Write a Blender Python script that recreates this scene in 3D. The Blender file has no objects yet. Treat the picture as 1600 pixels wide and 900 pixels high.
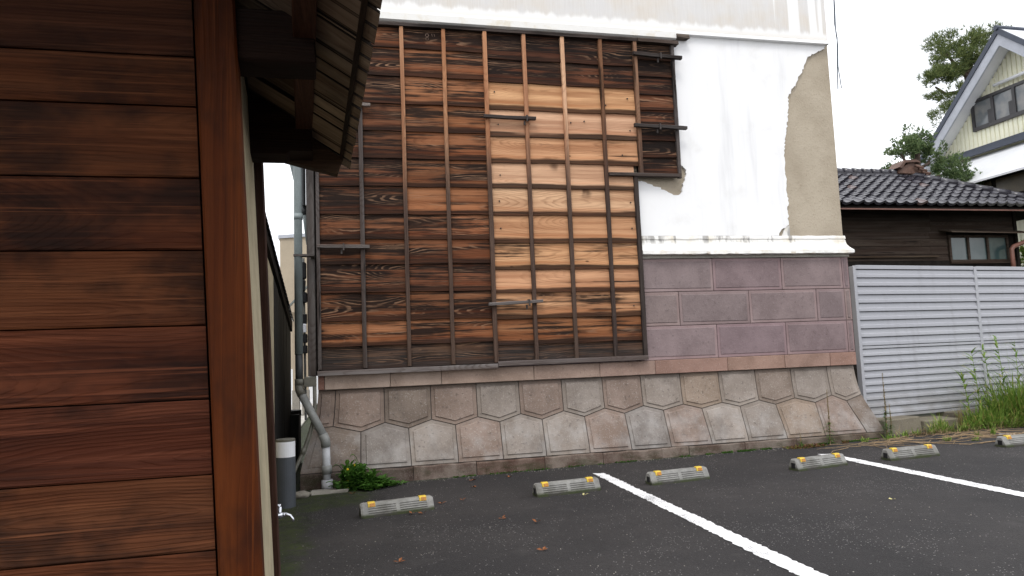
import bpy, bmesh, math, random
from mathutils import Vector, Matrix, noise as mnoise
random.seed(11)
SC = bpy.context.scene
COL = SC.collection

# ------------------------------------------------------------------ camera
CAM = (0.0, 0.0, 1.13)
cd = bpy.data.cameras.new('camera')
cd.sensor_width = 36.0
cd.lens = 1113.79 / 1600 * 36
cd.clip_start = 0.05
cd.clip_end = 800
cam = bpy.data.objects.new('camera', cd)
right = Vector((0.97399394, -0.2231603, -0.03918281))
up = -Vector((-0.01734511, 0.09898899, -0.99493735))
back = -Vector((0.22590918, 0.96974257, 0.09254394))
m = Matrix((right, up, back)).transposed().to_4x4()
m.translation = Vector(CAM)
cam.matrix_world = m
COL.objects.link(cam)
SC.camera = cam

# ------------------------------------------------------------------ world, sun, exposure
SUN_EL, SUN_AZ = math.radians(56), math.radians(206)      # azimuth from +y towards +x
w = bpy.data.worlds.new('World')
SC.world = w
w.use_nodes = True
wt = w.node_tree
bg = wt.nodes['Background']
sky = wt.nodes.new('ShaderNodeTexSky')
sky.sky_type = 'NISHITA'
sky.sun_disc = False
sky.sun_elevation = SUN_EL
sky.sun_rotation = SUN_AZ
sky.air_density = 1.0
sky.dust_density = 2.0
tc = wt.nodes.new('ShaderNodeTexCoord')
cn = wt.nodes.new('ShaderNodeTexNoise')
cn.inputs['Scale'].default_value = 2.2
cn.inputs['Detail'].default_value = 5
wt.links.new(tc.outputs['Generated'], cn.inputs['Vector'])
cr = wt.nodes.new('ShaderNodeValToRGB')
cr.color_ramp.elements[0].position = 0.3
cr.color_ramp.elements[0].color = (12.0, 12.3, 13.0, 1)
cr.color_ramp.elements[1].position = 0.7
cr.color_ramp.elements[1].color = (14.0, 14.0, 14.2, 1)
wt.links.new(cn.outputs['Fac'], cr.inputs['Fac'])
mx = wt.nodes.new('ShaderNodeMix')
mx.data_type = 'RGBA'
mx.inputs[0].default_value = 0.9
wt.links.new(sky.outputs['Color'], mx.inputs[6])
wt.links.new(cr.outputs['Color'], mx.inputs[7])
wt.links.new(mx.outputs[2], bg.inputs['Color'])
bg.inputs['Strength'].default_value = 0.1

sd = bpy.data.lights.new('sun', 'SUN')
sd.energy = 1.0
sd.angle = math.radians(18)
sd.color = (1.0, 0.97, 0.92)
so = bpy.data.objects.new('sun', sd)
sdir = Vector((math.sin(SUN_AZ) * math.cos(SUN_EL), math.cos(SUN_AZ) * math.cos(SUN_EL), math.sin(SUN_EL)))
so.rotation_euler = sdir.to_track_quat('Z', 'Y').to_euler()
so.location = sdir * 40
COL.objects.link(so)
SC.view_settings.view_transform = 'Standard'
SC.view_settings.look = 'None'
SC.view_settings.exposure = 0.45
SC.view_settings.gamma = 1.0

# ------------------------------------------------------------------ node helper
def lin(r, g, b):
    f = lambda v: (v / 12.92 if v <= 0.04045 else ((v + 0.055) / 1.055) ** 2.4)
    return (f(r / 255), f(g / 255), f(b / 255), 1.0)

class NT:
    def __init__(s, name, rough=0.8, spec=0.3):
        s.m = bpy.data.materials.new(name)
        s.m.use_nodes = True
        s.t = s.m.node_tree
        s.b = s.t.nodes['Principled BSDF']
        s.b.inputs['Roughness'].default_value = rough
        s.b.inputs['Specular IOR Level'].default_value = spec
        s.tc = s.t.nodes.new('ShaderNodeTexCoord')
        s.P = s.tc.outputs['Object']
        s.G = s.tc.outputs['Generated']
    def put(s, sock, v):
        if v is None: return
        if isinstance(v, bpy.types.NodeSocket): s.t.links.new(v, sock)
        else:
            if isinstance(v, (int, float)) and sock.type == 'RGBA': v = (v, v, v, 1)
            sock.default_value = v
    def n(s, typ, ins, **props):
        nd = s.t.nodes.new(typ)
        for k, v in props.items(): setattr(nd, k, v)
        for k, v in ins.items(): s.put(nd.inputs[k], v)
        return nd
    def math(s, op, a, b=None, c=None, clamp=False):
        nd = s.t.nodes.new('ShaderNodeMath'); nd.operation = op; nd.use_clamp = clamp
        s.put(nd.inputs[0], a); s.put(nd.inputs[1], b); s.put(nd.inputs[2], c)
        return nd.outputs[0]
    def add(s, a, b): return s.math('ADD', a, b)
    def mul(s, a, b): return s.math('MULTIPLY', a, b)
    def vmul(s, v, k):
        nd = s.t.nodes.new('ShaderNodeVectorMath'); nd.operation = 'MULTIPLY'
        s.put(nd.inputs[0], v); s.put(nd.inputs[1], k); return nd.outputs[0]
    def vadd(s, v, k):
        nd = s.t.nodes.new('ShaderNodeVectorMath'); nd.operation = 'ADD'
        s.put(nd.inputs[0], v); s.put(nd.inputs[1], k); return nd.outputs[0]
    def sep(s, v):
        o = s.n('ShaderNodeSeparateXYZ', {0: v}).outputs; return o[0], o[1], o[2]
    def comb(s, x, y, z): return s.n('ShaderNodeCombineXYZ', {0: x, 1: y, 2: z}).outputs[0]
    def noise(s, v, scale=1.0, detail=3.0, rough=0.5, dist=0.0):
        return s.n('ShaderNodeTexNoise', {'Vector': v, 'Scale': scale, 'Detail': detail, 'Roughness': rough, 'Distortion': dist}).outputs['Fac']
    def voro(s, v, scale=1.0, feature='F1', out='Distance', rnd=1.0):
        return s.n('ShaderNodeTexVoronoi', {'Vector': v, 'Scale': scale, 'Randomness': rnd}, feature=feature).outputs[out]
    def ramp(s, f, stops, interp='LINEAR'):
        nd = s.t.nodes.new('ShaderNodeValToRGB'); nd.color_ramp.interpolation = interp
        e = nd.color_ramp.elements
        while len(e) < len(stops): e.new(0.5)
        for i, (p, c) in enumerate(stops):
            if isinstance(c, (int, float)): c = (c, c, c, 1)
            e[i].position = p; e[i].color = c
        s.put(nd.inputs['Fac'], f); return nd.outputs['Color']
    def smooth(s, v, a, b, lo=0.0, hi=1.0):
        return s.n('ShaderNodeMapRange', {0: v, 1: a, 2: b, 3: lo, 4: hi}, interpolation_type='SMOOTHSTEP').outputs[0]
    def mix(s, f, a, b, blend='MIX'):
        nd = s.t.nodes.new('ShaderNodeMix'); nd.data_type = 'RGBA'; nd.blend_type = blend
        s.put(nd.inputs[0], f); s.put(nd.inputs[6], a); s.put(nd.inputs[7], b); return nd.outputs[2]
    def info(s):
        o = s.n('ShaderNodeObjectInfo', {}).outputs
        return o['Color'], o['Alpha'], o['Random']
    def color(s, c): s.put(s.b.inputs['Base Color'], c)
    def bump(s, h, strength=0.3, dist=0.01):
        nd = s.n('ShaderNodeBump', {'Height': h, 'Strength': strength, 'Distance': dist})
        s.t.links.new(nd.outputs[0], s.b.inputs['Normal'])
    def rough(s, v): s.put(s.b.inputs['Roughness'], v)

# ------------------------------------------------------------------ materials
def wood(name, axis='X', cross=0.29, freq=46, soot_shade=(0.010, 0.0075, 0.0065, 1), knots=True, gain=0.5, lap=False, rough=0.75, grey=False, spec=0.10, sootk=0.94, hi=(0.33, 0.19, 0.115, 1), hik=0.0, fade=False, edge=False, fineg=0.35, soft=0.045, mottle=0.0):
    """Grain runs along `axis`; object colour is the wood tone, object alpha how far it is weathered to black."""
    t = NT(name, rough, spec)
    col, al, rnd = t.info()
    off = t.comb(t.mul(rnd, 37.0), t.mul(rnd, 91.0), t.mul(rnd, 53.0))
    x, y, z = t.sep(t.P)
    gx, gy, gz_ = t.sep(t.G)
    wx, wy, wz = t.sep(t.n('ShaderNodeNewGeometry', {}).outputs['Position'])
    if axis == 'X': L, C, gc = x, z, gz_
    elif axis == 'Z': L, C, gc = z, x, gx
    elif axis == 'XY': L, C, gc = x, y, gy
    else: L, C, gc = y, x, gx
    Q = t.vadd(t.comb(L, z if axis in ('Y', 'XY') else y, C), off)            # x = along, z = across
    n1 = t.noise(t.vmul(Q, (0.55, 0.3, 0.4)), 1.0, 1.5)
    depth = t.math('ABSOLUTE', t.mul(t.add(n1, -0.46), 0.62))
    cc = t.add(C, t.mul(t.add(t.math('FRACT', t.mul(rnd, 7.31)), -0.5), cross * 0.6))
    cc = t.add(cc, t.mul(t.add(t.noise(t.vmul(Q, (0.9, 1, 1.2)), 1.0, 2), -0.5), 0.10))
    r = t.math('SQRT', t.add(t.mul(cc, cc), t.mul(depth, depth)))
    r = t.add(r, t.mul(t.noise(t.vmul(Q, (4.0, 3, 24)), 1.0, 4), 0.022))
    saw = t.math('FRACT', t.mul(r, freq))
    late = t.math('MULTIPLY', t.smooth(saw, 0.35, 0.85), t.smooth(saw, 0.85, 1.0, 1.0, 0.0))
    fine = t.noise(t.vmul(Q, (3, 40, 170)), 1.0, 3, 0.6)
    streak = t.noise(t.vmul(Q, (0.8, 2, 38)), 1.0, 5, 0.7)
    broad = t.noise(t.vmul(Q, (0.9, 1, 13)), 1.0, 4, 0.62)
    patch = t.noise(t.vmul(Q, (1.5, 1, 5.0)), 1.0, 3, 0.55)
    hue = t.noise(t.vmul(Q, (0.6, 1, 14)), 1.0, 2)
    base = t.mix(t.smooth(hue, 0.3, 0.7), t.mix(1.0, col, (0.72, 0.58, 0.50, 1), 'MULTIPLY'), t.mix(1.0, col, (1.22, 1.14, 1.06, 1), 'MULTIPLY'))
    dark = t.mix(1.0, col, (0.34, 0.23, 0.17, 1), 'MULTIPLY')
    c = t.mix(t.mul(t.mul(late, t.smooth(patch, 0.40, 0.62, 0.35, 1.0)), gain), base, dark)
    c = t.mix(t.mul(t.smooth(fine, 0.45, 0.75), fineg), c, dark)
    sv = t.add(t.mul(streak, 0.38), t.add(t.mul(broad, 0.34), t.mul(patch, 0.28)))
    thr = t.add(0.68, t.mul(al, -0.34))
    sm = t.n('ShaderNodeMapRange', {0: sv, 1: t.add(thr, -soft), 2: t.add(thr, soft), 3: 0.0, 4: sootk}, interpolation_type='SMOOTHSTEP').outputs[0]
    c = t.mix(sm, c, soot_shade)
    if mottle:
        mt_ = t.noise(t.vmul(Q, (3.0, 2, 4.5)), 1.0, 4, 0.6)
        c = t.mix(t.mul(t.smooth(mt_, 0.44, 0.66), mottle), c, soot_shade)
        lt_ = t.noise(t.vmul(Q, (1.2, 2, 70)), 1.0, 4, 0.7)
        c = t.mix(t.mul(t.smooth(lt_, 0.52, 0.70), 0.6), c, t.mix(1.0, col, (1.75, 1.7, 1.65, 1), 'MULTIPLY'))
    if hik:
        # worn ridges of hard grain stay pale where the rest has gone dark
        hm = t.mul(t.mul(t.smooth(late, 0.15, 0.9), t.smooth(broad, 0.40, 0.62)), t.smooth(t.noise(t.vmul(Q, (1.1, 2, 12)), 1.0, 4, 0.7), 0.43, 0.62))
        c = t.mix(t.mul(t.mul(hm, t.smooth(al, 0.25, 0.45)), hik), c, hi)
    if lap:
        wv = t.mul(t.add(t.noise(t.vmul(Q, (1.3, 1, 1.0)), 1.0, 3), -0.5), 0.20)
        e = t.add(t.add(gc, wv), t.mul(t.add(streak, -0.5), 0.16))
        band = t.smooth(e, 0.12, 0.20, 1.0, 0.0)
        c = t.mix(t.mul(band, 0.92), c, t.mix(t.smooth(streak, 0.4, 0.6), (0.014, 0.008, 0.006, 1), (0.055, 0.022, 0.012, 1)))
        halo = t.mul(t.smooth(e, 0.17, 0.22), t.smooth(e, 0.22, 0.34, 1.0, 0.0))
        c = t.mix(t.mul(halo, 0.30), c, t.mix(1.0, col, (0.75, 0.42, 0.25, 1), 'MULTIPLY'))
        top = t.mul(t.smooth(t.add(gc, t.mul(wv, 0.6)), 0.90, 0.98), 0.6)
        c = t.mix(top, c, (0.02, 0.012, 0.009, 1))  # weathering and shade below the lap, both painted into the board top
        # a few burnt tongues hanging from the lap above
        bt = t.mul(t.smooth(t.noise(t.vmul(Q, (3.0, 1, 2.0)), 1.0, 3), 0.66, 0.76), t.smooth(gc, 0.45, 0.9))
        c = t.mix(t.mul(bt, 0.85), c, t.mix(0.5, soot_shade, (0.06, 0.02, 0.01, 1)))
    if knots:
        kd = t.voro(t.vmul(Q, (2.2, 0.0, 6.2)), 1.0)
        kn = t.add(kd, t.mul(t.noise(t.vmul(Q, (18, 2, 45)), 1.0, 3), 0.05))
        c = t.mix(t.smooth(kn, 0.05, 0.085, 0.9, 0.0), c, (0.03, 0.014, 0.009, 1))
    if grey:
        g = t.mul(t.smooth(t.add(wz, t.mul(t.noise(t.vmul(Q, (2, 2, 9)), 1.0, 3), 0.7)), 1.30, 1.75, 0.7, 0.0), t.smooth(streak, 0.35, 0.6, 0.4, 1.0))
        c = t.mix(g, c, t.mix(t.smooth(fine, 0.3, 0.7), (0.065, 0.058, 0.055, 1), (0.022, 0.02, 0.02, 1)))
    if fade:
        f = t.smooth(t.add(wz, t.mul(t.noise(t.vmul(Q, (1.5, 2, 9)), 1.0, 4), 1.6)), 3.4, 4.9, 1.0, 0.0)
        c = t.mix(t.mul(f, 0.90), c, t.mix(t.smooth(fine, 0.3, 0.7), (0.060, 0.048, 0.044, 1), (0.022, 0.018, 0.017, 1)))
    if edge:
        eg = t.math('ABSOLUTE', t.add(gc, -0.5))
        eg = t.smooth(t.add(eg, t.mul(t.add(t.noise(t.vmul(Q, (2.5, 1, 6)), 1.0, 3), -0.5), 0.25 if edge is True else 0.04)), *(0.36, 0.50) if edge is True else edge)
        c = t.mix(t.mul(eg, 0.7 if edge is True else 0.95), c, soot_shade)  # soffit and shingles: shadow in the gaps painted as dark board edges
    t.color(c)
    h = t.add(t.mul(late, 0.5), t.add(t.mul(fine, 0.5), t.mul(streak, 0.6)))
    t.bump(h, 0.5, 0.005)
    return t.m

M = {}
M['board'] = wood('weathered_board', 'X', lap=True, gain=0.40, freq=64, grey=True, hik=0.75)
M['batten'] = wood('weathered_batten', 'Z', cross=0.05, freq=90, knots=False, gain=0.35, fade=True)
M['greybatten'] = wood('grey_batten', 'Z', cross=0.05, freq=90, knots=False, gain=0.4)
M['bar'] = wood('grey_bar', 'X', cross=0.05, freq=90, knots=False, gain=0.5)
M['stained'] = wood('stained_board', 'X', cross=0.2, freq=110, knots=False, gain=0.35, rough=0.7, spec=0.10, sootk=0.75, soft=0.12, mottle=0.75, fineg=0.6, soot_shade=(0.008, 0.005, 0.004, 1))
M['stained_post'] = wood('stained_post', 'Z', cross=0.1, freq=60, knots=False, gain=0.25, rough=0.65, spec=0.12, sootk=0.75, soft=0.08, mottle=0.55, edge=True, soot_shade=(0.010, 0.005, 0.004, 1))
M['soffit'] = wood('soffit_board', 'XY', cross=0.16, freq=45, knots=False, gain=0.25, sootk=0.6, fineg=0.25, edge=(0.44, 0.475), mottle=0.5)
M['shedwood'] = wood('shed_board', 'X', cross=0.2, freq=60, knots=False, gain=0.5)

def plaster():
    t = NT('white_plaster', 0.85, 0.2)
    x, y, z = t.sep(t.P)
    a = t.noise(t.comb(t.mul(x, 5.0), y, t.mul(z, 0.5)), 1.0, 4, 0.6)
    b = t.noise(t.P, 3.0, 5, 0.6)
    c = t.mix(t.mul(t.smooth(a, 0.5, 0.78), 0.55), (0.87, 0.87, 0.87, 1), (0.62, 0.62, 0.63, 1))
    c = t.mix(t.mul(t.smooth(b, 0.55, 0.8), 0.3), c, (0.60, 0.58, 0.54, 1))
    # rust streak running down beside the small cladding panel
    s = t.math('ABSOLUTE', t.add(t.add(x, -4.18), t.mul(t.add(t.noise(t.comb(0.0, 0.0, t.mul(z, 1.2)), 1.0, 2), -0.5), 0.15)))
    c = t.mix(t.mul(t.smooth(s, 0.0, 0.05, 0.5, 0.0), t.smooth(t.noise(t.P, 6, 3), 0.3, 0.6)), c, (0.55, 0.47, 0.40, 1))
    t.color(c)
    t.bump(t.add(b, t.mul(t.noise(t.P, 60, 3), 0.3)), 0.15, 0.01)
    return t.m
M['plaster'] = plaster()

def upper_plaster():
    t = NT('streaked_plaster', 0.85, 0.2)
    x, y, z = t.sep(t.P)
    colm = t.noise(t.comb(t.mul(x, 6.5), 0.0, t.mul(z, 0.25)), 1.0, 2.5, 0.5)
    xm = t.smooth(x, 1.7, 2.9)
    thr = t.add(0.26, t.mul(xm, 0.23))
    cm = t.n('ShaderNodeMapRange', {0: colm, 1: thr, 2: t.add(thr, 0.05), 3: 0.0, 4: 1.0}, interpolation_type='SMOOTHSTEP').outputs[0]
    edge = t.add(z, t.mul(t.add(t.noise(t.comb(t.mul(x, 7), 0.0, z), 1.0, 3), -0.5), -0.22))
    em = t.smooth(edge, 4.95, 5.02)
    fine = t.noise(t.comb(t.mul(x, 60), 0.0, t.mul(z, 3)), 1.0, 4, 0.65)
    cl = t.noise(t.P, 2.2, 4, 0.6)
    f = t.mul(t.mul(cm, em), t.add(0.5, t.mul(fine, 0.7)))
    stain = t.mix(t.smooth(cl, 0.35, 0.7), (0.64, 0.625, 0.61, 1), (0.63, 0.575, 0.505, 1))
    c = t.mix(t.mul(f, t.smooth(z, 5.0, 5.75, 1.0, 0.75)), (0.86, 0.855, 0.84, 1), stain)
    low = t.mul(t.smooth(z, 4.86, 4.97, 0.5, 0.0), t.smooth(x, 3.6, 4.0, 1, 0.25))
    c = t.mix(low, c, (0.62, 0.54, 0.43, 1))
    t.color(c)
    t.bump(t.add(cl, t.mul(fine, 0.3)), 0.15, 0.01)
    return t.m
M['upper'] = upper_plaster()

def cornice_m():
    t = NT('stained_cornice_plaster', 0.85, 0.2)
    x, y, z = t.sep(t.P)
    n = t.noise(t.P, 5, 5, 0.6)
    st = t.noise(t.comb(t.mul(x, 9), 0.0, t.mul(z, 1.5)), 1.0, 4, 0.65)
    c = t.mix(t.mul(t.smooth(n, 0.48, 0.7), 0.55), (0.80, 0.79, 0.76, 1), (0.62, 0.53, 0.36, 1))
    c = t.mix(t.mul(t.mul(t.smooth(st, 0.52, 0.62), t.mul(t.smooth(z, 2.30, 2.37), t.smooth(z, 2.5, 2.6, 1.0, 0.0))), 0.7), c, (0.22, 0.21, 0.2, 1))
    c = t.mix(t.mul(t.smooth(t.noise(t.P, 9, 4), 0.5, 0.66), t.smooth(z, 2.2, 2.24, 0.6, 0.0)), c, (0.40, 0.31, 0.2, 1))
    t.color(c); t.bump(n, 0.3, 0.01)
    return t.m
M['cornice'] = cornice_m()

def mud():
    t = NT('mud_wall', 0.95, 0.1)
    a = t.noise(t.P, 2.0, 6, 0.65)
    b = t.noise(t.P, 45, 4, 0.7)
    f = t.voro(t.vmul(t.P, (30, 30, 70)), 1.0)
    c = t.mix(t.smooth(a, 0.3, 0.7), (0.375, 0.32, 0.245, 1), (0.455, 0.395, 0.31, 1))
    c = t.mix(t.mul(t.smooth(b, 0.55, 0.75), 0.5), c, (0.23, 0.18, 0.12, 1))
    c = t.mix(t.smooth(f, 0.0, 0.12, 0.45, 0.0), c, (0.15, 0.12, 0.08, 1))
    x, y, z = t.sep(t.P)
    c = t.mix(t.mul(t.smooth(t.add(z, t.mul(a, 0.25)), 2.60, 2.68, 0.8, 0.0), t.smooth(x, 5.2, 5.35)), c, (0.66, 0.57, 0.44, 1))
    t.color(c); t.bump(t.add(a, t.mul(b, 0.5)), 0.6, 0.02)
    return t.m
M['mud'] = mud()

def stone(name, a, b, speck=0.5, grain=130, speckcol=(0.5, 0.48, 0.46, 1), field=True, wash=None, pits=0.4):
    t = NT(name, 0.9, 0.2)
    col, al, rnd = t.info()
    off = t.comb(t.mul(rnd, 11.0), t.mul(rnd, 23.0), t.mul(rnd, 5.0))
    Q = t.vadd(t.P, off)
    big = t.noise(Q, 3.0, 5, 0.6)
    gr = t.noise(Q, grain, 3, 0.7)
    gr2 = t.noise(Q, grain * 0.4, 3, 0.6)
    c = t.mix(t.smooth(big, 0.32, 0.68), a, b)
    c = t.mix(1.0, c, col, 'MULTIPLY')
    c = t.mix(t.mul(t.smooth(gr, 0.56, 0.68), speck), c, speckcol)
    c = t.mix(t.mul(t.smooth(gr2, 0.58, 0.72), pits), c, (0.05, 0.042, 0.04, 1))
    x, y, z = t.sep(t.P)
    if wash:
        # lime bloom rising from the foot
        n = t.noise(Q, 5, 4, 0.6)
        c = t.mix(t.mul(t.smooth(t.add(z, t.mul(n, -0.5)), -0.05, 0.25, wash, 0.0), t.smooth(n, 0.35, 0.7)), c, (0.42, 0.41, 0.40, 1))
        c = t.mix(t.mul(t.smooth(t.noise(t.vmul(t.P, (2.4, 1, 2.2)), 1.0, 5, 0.65), 0.48, 0.72), 0.45), c, (0.085, 0.07, 0.062, 1))
        c = t.mix(t.mul(t.smooth(t.add(z, t.mul(n, -0.16)), 0.70, 0.80), 0.38), c, (0.075, 0.062, 0.055, 1))
    t.color(c)
    t.bump(t.add(t.mul(gr, 0.6), t.mul(gr2, 0.8)), 0.5, 0.008)
    return t.m
M['purple'] = stone('purple_granite', (0.185, 0.140, 0.139, 1), (0.245, 0.188, 0.186, 1), 0.55, 75, (0.30, 0.25, 0.255, 1), pits=0.35)
M['purple_edge'] = stone('purple_granite_dressed', (0.24, 0.172, 0.169, 1), (0.30, 0.222, 0.218, 1), 0.3, 80, (0.3, 0.24, 0.24, 1), pits=0.15)
M['hexfield'] = stone('foot_stone_picked', (0.205, 0.172, 0.147, 1), (0.285, 0.247, 0.218, 1), 0.55, 70, (0.44, 0.41, 0.38, 1), wash=0.35, pits=0.5)
M['hexedge'] = stone('foot_stone_dressed', (0.195, 0.163, 0.138, 1), (0.26, 0.223, 0.193, 1), 0.35, 75, (0.36, 0.335, 0.31, 1), wash=0.5, pits=0.35)
M['band'] = stone('band_stone', (0.25, 0.19, 0.158, 1), (0.34, 0.265, 0.225, 1), 0.3, 80, (0.5, 0.42, 0.38, 1), pits=0.25)
M['joint'] = stone('dark_joint', (0.06, 0.05, 0.045, 1), (0.09, 0.075, 0.07, 1), 0.1)
M['concrete'] = stone('rough_concrete', (0.24, 0.225, 0.20, 1), (0.33, 0.31, 0.27, 1), 0.3, 90, (0.42, 0.40, 0.36, 1), pits=0.5)

def plinth_m():
    t = NT('mossy_plinth_stone', 0.92, 0.2)
    col, al, rnd = t.info()
    x, y, z = t.sep(t.P)
    big = t.noise(t.P, 4, 5, 0.65)
    gr = t.noise(t.P, 110, 3, 0.7)
    c = t.mix(t.smooth(big, 0.35, 0.65), (0.10, 0.07, 0.058, 1), (0.20, 0.17, 0.15, 1))
    c = t.mix(1.0, c, col, 'MULTIPLY')
    c = t.mix(t.mul(t.smooth(gr, 0.55, 0.7), 0.4), c, (0.36, 0.33, 0.30, 1))
    ms = t.noise(t.vmul(t.P, (3, 3, 9)), 1.0, 5, 0.7)
    mz = t.smooth(t.add(z, t.mul(ms, -0.12)), -0.10, 0.02, 1.0, 0.0)
    mm = t.mul(t.mul(mz, t.smooth(ms, 0.45, 0.62)), t.smooth(x, 1.5, 4.6, 0.55, 1.0))
    c = t.mix(t.mul(mm, 0.95), c, (0.022, 0.030, 0.009, 1))
    t.color(c); t.bump(t.add(big, gr), 0.5, 0.01)
    return t.m
M['plinth'] = plinth_m()

def asphalt():
    t = NT('asphalt', 0.82, 0.35)
    x, y, z = t.sep(t.P)
    big = t.noise(t.P, 0.9, 5, 0.6)
    mid = t.noise(t.P, 7.0, 4, 0.65)
    gr = t.noise(t.P, 130, 3, 0.7)
    v = t.voro(t.P, 105.0)
    vc = t.voro(t.P, 105.0, out='Color')
    r, g, b = t.sep(vc)
    c = t.mix(t.smooth(big, 0.35, 0.65), (0.021, 0.0195, 0.0205, 1), (0.032, 0.029, 0.029, 1))
    c = t.mix(t.mul(t.smooth(mid, 0.5, 0.75), 0.5), c, (0.017, 0.0155, 0.016, 1))
    c = t.mix(t.smooth(gr, 0.52, 0.72, 0.0, 0.75), c, (0.070, 0.066, 0.066, 1))
    c = t.mix(t.smooth(t.noise(t.P, 55, 3, 0.7), 0.55, 0.7, 0.0, 0.7), c, (0.012, 0.011, 0.011, 1))
    oil = t.noise(t.vmul(t.P, (0.8, 0.5, 1)), 1.0, 5, 0.7)
    c = t.mix(t.mul(t.smooth(oil, 0.52, 0.70), 0.55), c, (0.013, 0.012, 0.0125, 1))
    c = t.mix(t.mul(t.smooth(t.noise(t.P, 2.3, 5, 0.7), 0.55, 0.72), 0.5), c, (0.055, 0.051, 0.050, 1))
    wq = t.vadd(t.P, t.mul(t.noise(t.P, 2.0, 4, 0.7), 0.9))
    cre = t.voro(wq, 0.42, feature='DISTANCE_TO_EDGE')
    c = t.mix(t.mul(t.smooth(cre, 0.0, 0.006, 0.8, 0.0), t.smooth(t.noise(t.P, 0.6, 2), 0.5, 0.6)), c, (0.006, 0.006, 0.006, 1))
    thr = t.add(0.985, t.mul(t.smooth(t.noise(t.P, 1.1, 4, 0.6), 0.48, 0.66), -0.10))
    sp = t.mul(t.math('GREATER_THAN', r, thr), t.smooth(v, 0.30, 0.40, 1.0, 0.0))
    c = t.mix(t.mul(sp, 0.75), c, (0.36, 0.35, 0.34, 1))
    # hairline crack across the second bay
    # moss creeping in by the gate and the corner of the storehouse
    n = t.noise(t.P, 3.2, 5, 0.65)
    d1 = t.add(x, t.add(t.mul(n, -0.75), 0.02))
    m1 = t.mul(t.smooth(d1, -0.78, -0.58, 1.0, 0.0), t.smooth(y, 3.0, 4.2))
    d2 = t.add(t.add(t.mul(x, 0.8), t.mul(y, -1.0)), t.mul(n, -0.9))
    m2 = t.mul(t.smooth(d2, -7.05, -6.75, 1.0, 0.0), t.smooth(x, 0.05, 0.3, 1.0, 0.0))
    m3 = t.mul(t.smooth(t.add(y, t.mul(n, 0.22)), 7.32, 7.42), t.smooth(n, 0.42, 0.6))
    ms = t.math('MAXIMUM', t.math('MAXIMUM', m1, m2), m3, clamp=True)
    ms = t.mul(ms, t.smooth(t.noise(t.P, 26, 4, 0.7), 0.34, 0.55))
    mossc = t.mix(t.smooth(mid, 0.35, 0.65), (0.013, 0.020, 0.004, 1), (0.032, 0.046, 0.007, 1))
    c = t.mix(t.mul(ms, 0.95), c, mossc)
    t.color(c)
    t.bump(t.add(gr, t.mul(v, 0.8)), 0.55, 0.008)
    return t.m
M['asphalt'] = asphalt()

def paint():
    t = NT('road_paint', 0.75, 0.3)
    g = t.noise(t.P, 110, 3, 0.7)
    b = t.noise(t.P, 5, 4, 0.6)
    c = t.mix(t.mul(t.smooth(t.add(t.mul(g, 0.6), t.mul(b, 0.4)), 0.535, 0.60), 0.85), (0.80, 0.80, 0.81, 1), (0.12, 0.12, 0.12, 1))
    t.color(c); t.bump(g, 0.3, 0.005)
    return t.m
M['paint'] = paint()

def plain(name, col, rough=0.6, spec=0.4, var=0.25, scale=8, metal=0.0, bump=0.1, stretch=(1, 1, 1)):
    t = NT(name, rough, spec)
    t.b.inputs['Metallic'].default_value = metal
    n = t.noise(t.vmul(t.P, stretch), scale, 5, 0.65)
    f = t.noise(t.P, scale * 12, 3, 0.6)
    dk = tuple(v * (1 - var) for v in col[:3]) + (1,)
    lt = tuple(min(0.95, v * (1 + var * 0.6)) for v in col[:3]) + (1,)
    c = t.mix(t.smooth(t.add(t.mul(n, 0.75), t.mul(f, 0.25)), 0.35, 0.65), dk, lt)
    t.color(c)
    if bump: t.bump(t.add(n, t.mul(f, 0.4)), bump, 0.01)
    return t.m

M['stop'] = None
def stop_m():
    t = NT('wheel_stop_concrete', 0.9, 0.2)
    col, al, rnd = t.info()
    x, y, z = t.sep(t.P)
    Q = t.vadd(t.P, t.comb(t.mul(rnd, 31.0), t.mul(rnd, 17.0), 0.0))
    n = t.noise(Q, 14, 5, 0.65); f = t.noise(Q, 160, 3, 0.6); big = t.noise(Q, 5, 4, 0.6)
    c = t.mix(t.smooth(n, 0.35, 0.65), (0.205, 0.202, 0.192, 1), (0.28, 0.276, 0.262, 1))
    c = t.mix(t.mul(t.smooth(big, 0.46, 0.66), t.add(0.3, t.mul(rnd, 0.5))), c, (0.115, 0.11, 0.095, 1))
    c = t.mix(t.mul(t.smooth(f, 0.55, 0.7), 0.4), c, (0.16, 0.16, 0.14, 1))
    k = t.smooth(t.add(z, t.mul(n, -0.035)), -0.004, 0.024, 1.0, 0.0)
    c = t.mix(t.mul(k, 0.9), c, t.mix(t.smooth(t.noise(t.P, 9, 3), 0.4, 0.6), (0.045, 0.042, 0.036, 1), (0.035, 0.045, 0.014, 1)))
    t.color(c); t.bump(t.add(n, f), 0.35, 0.006)
    return t.m
M['stop'] = stop_m()
M['yellow'] = plain('yellow_plastic', (0.66, 0.45, 0.04, 1), 0.4, 0.5, 0.2, 30)
M['amber'] = plain('amber_lens', (0.42, 0.17, 0.01, 1), 0.25, 0.6, 0.3, 40)
M['black'] = plain('black_rubber', (0.012, 0.012, 0.013, 1), 0.7, 0.3, 0.3, 10)
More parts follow.
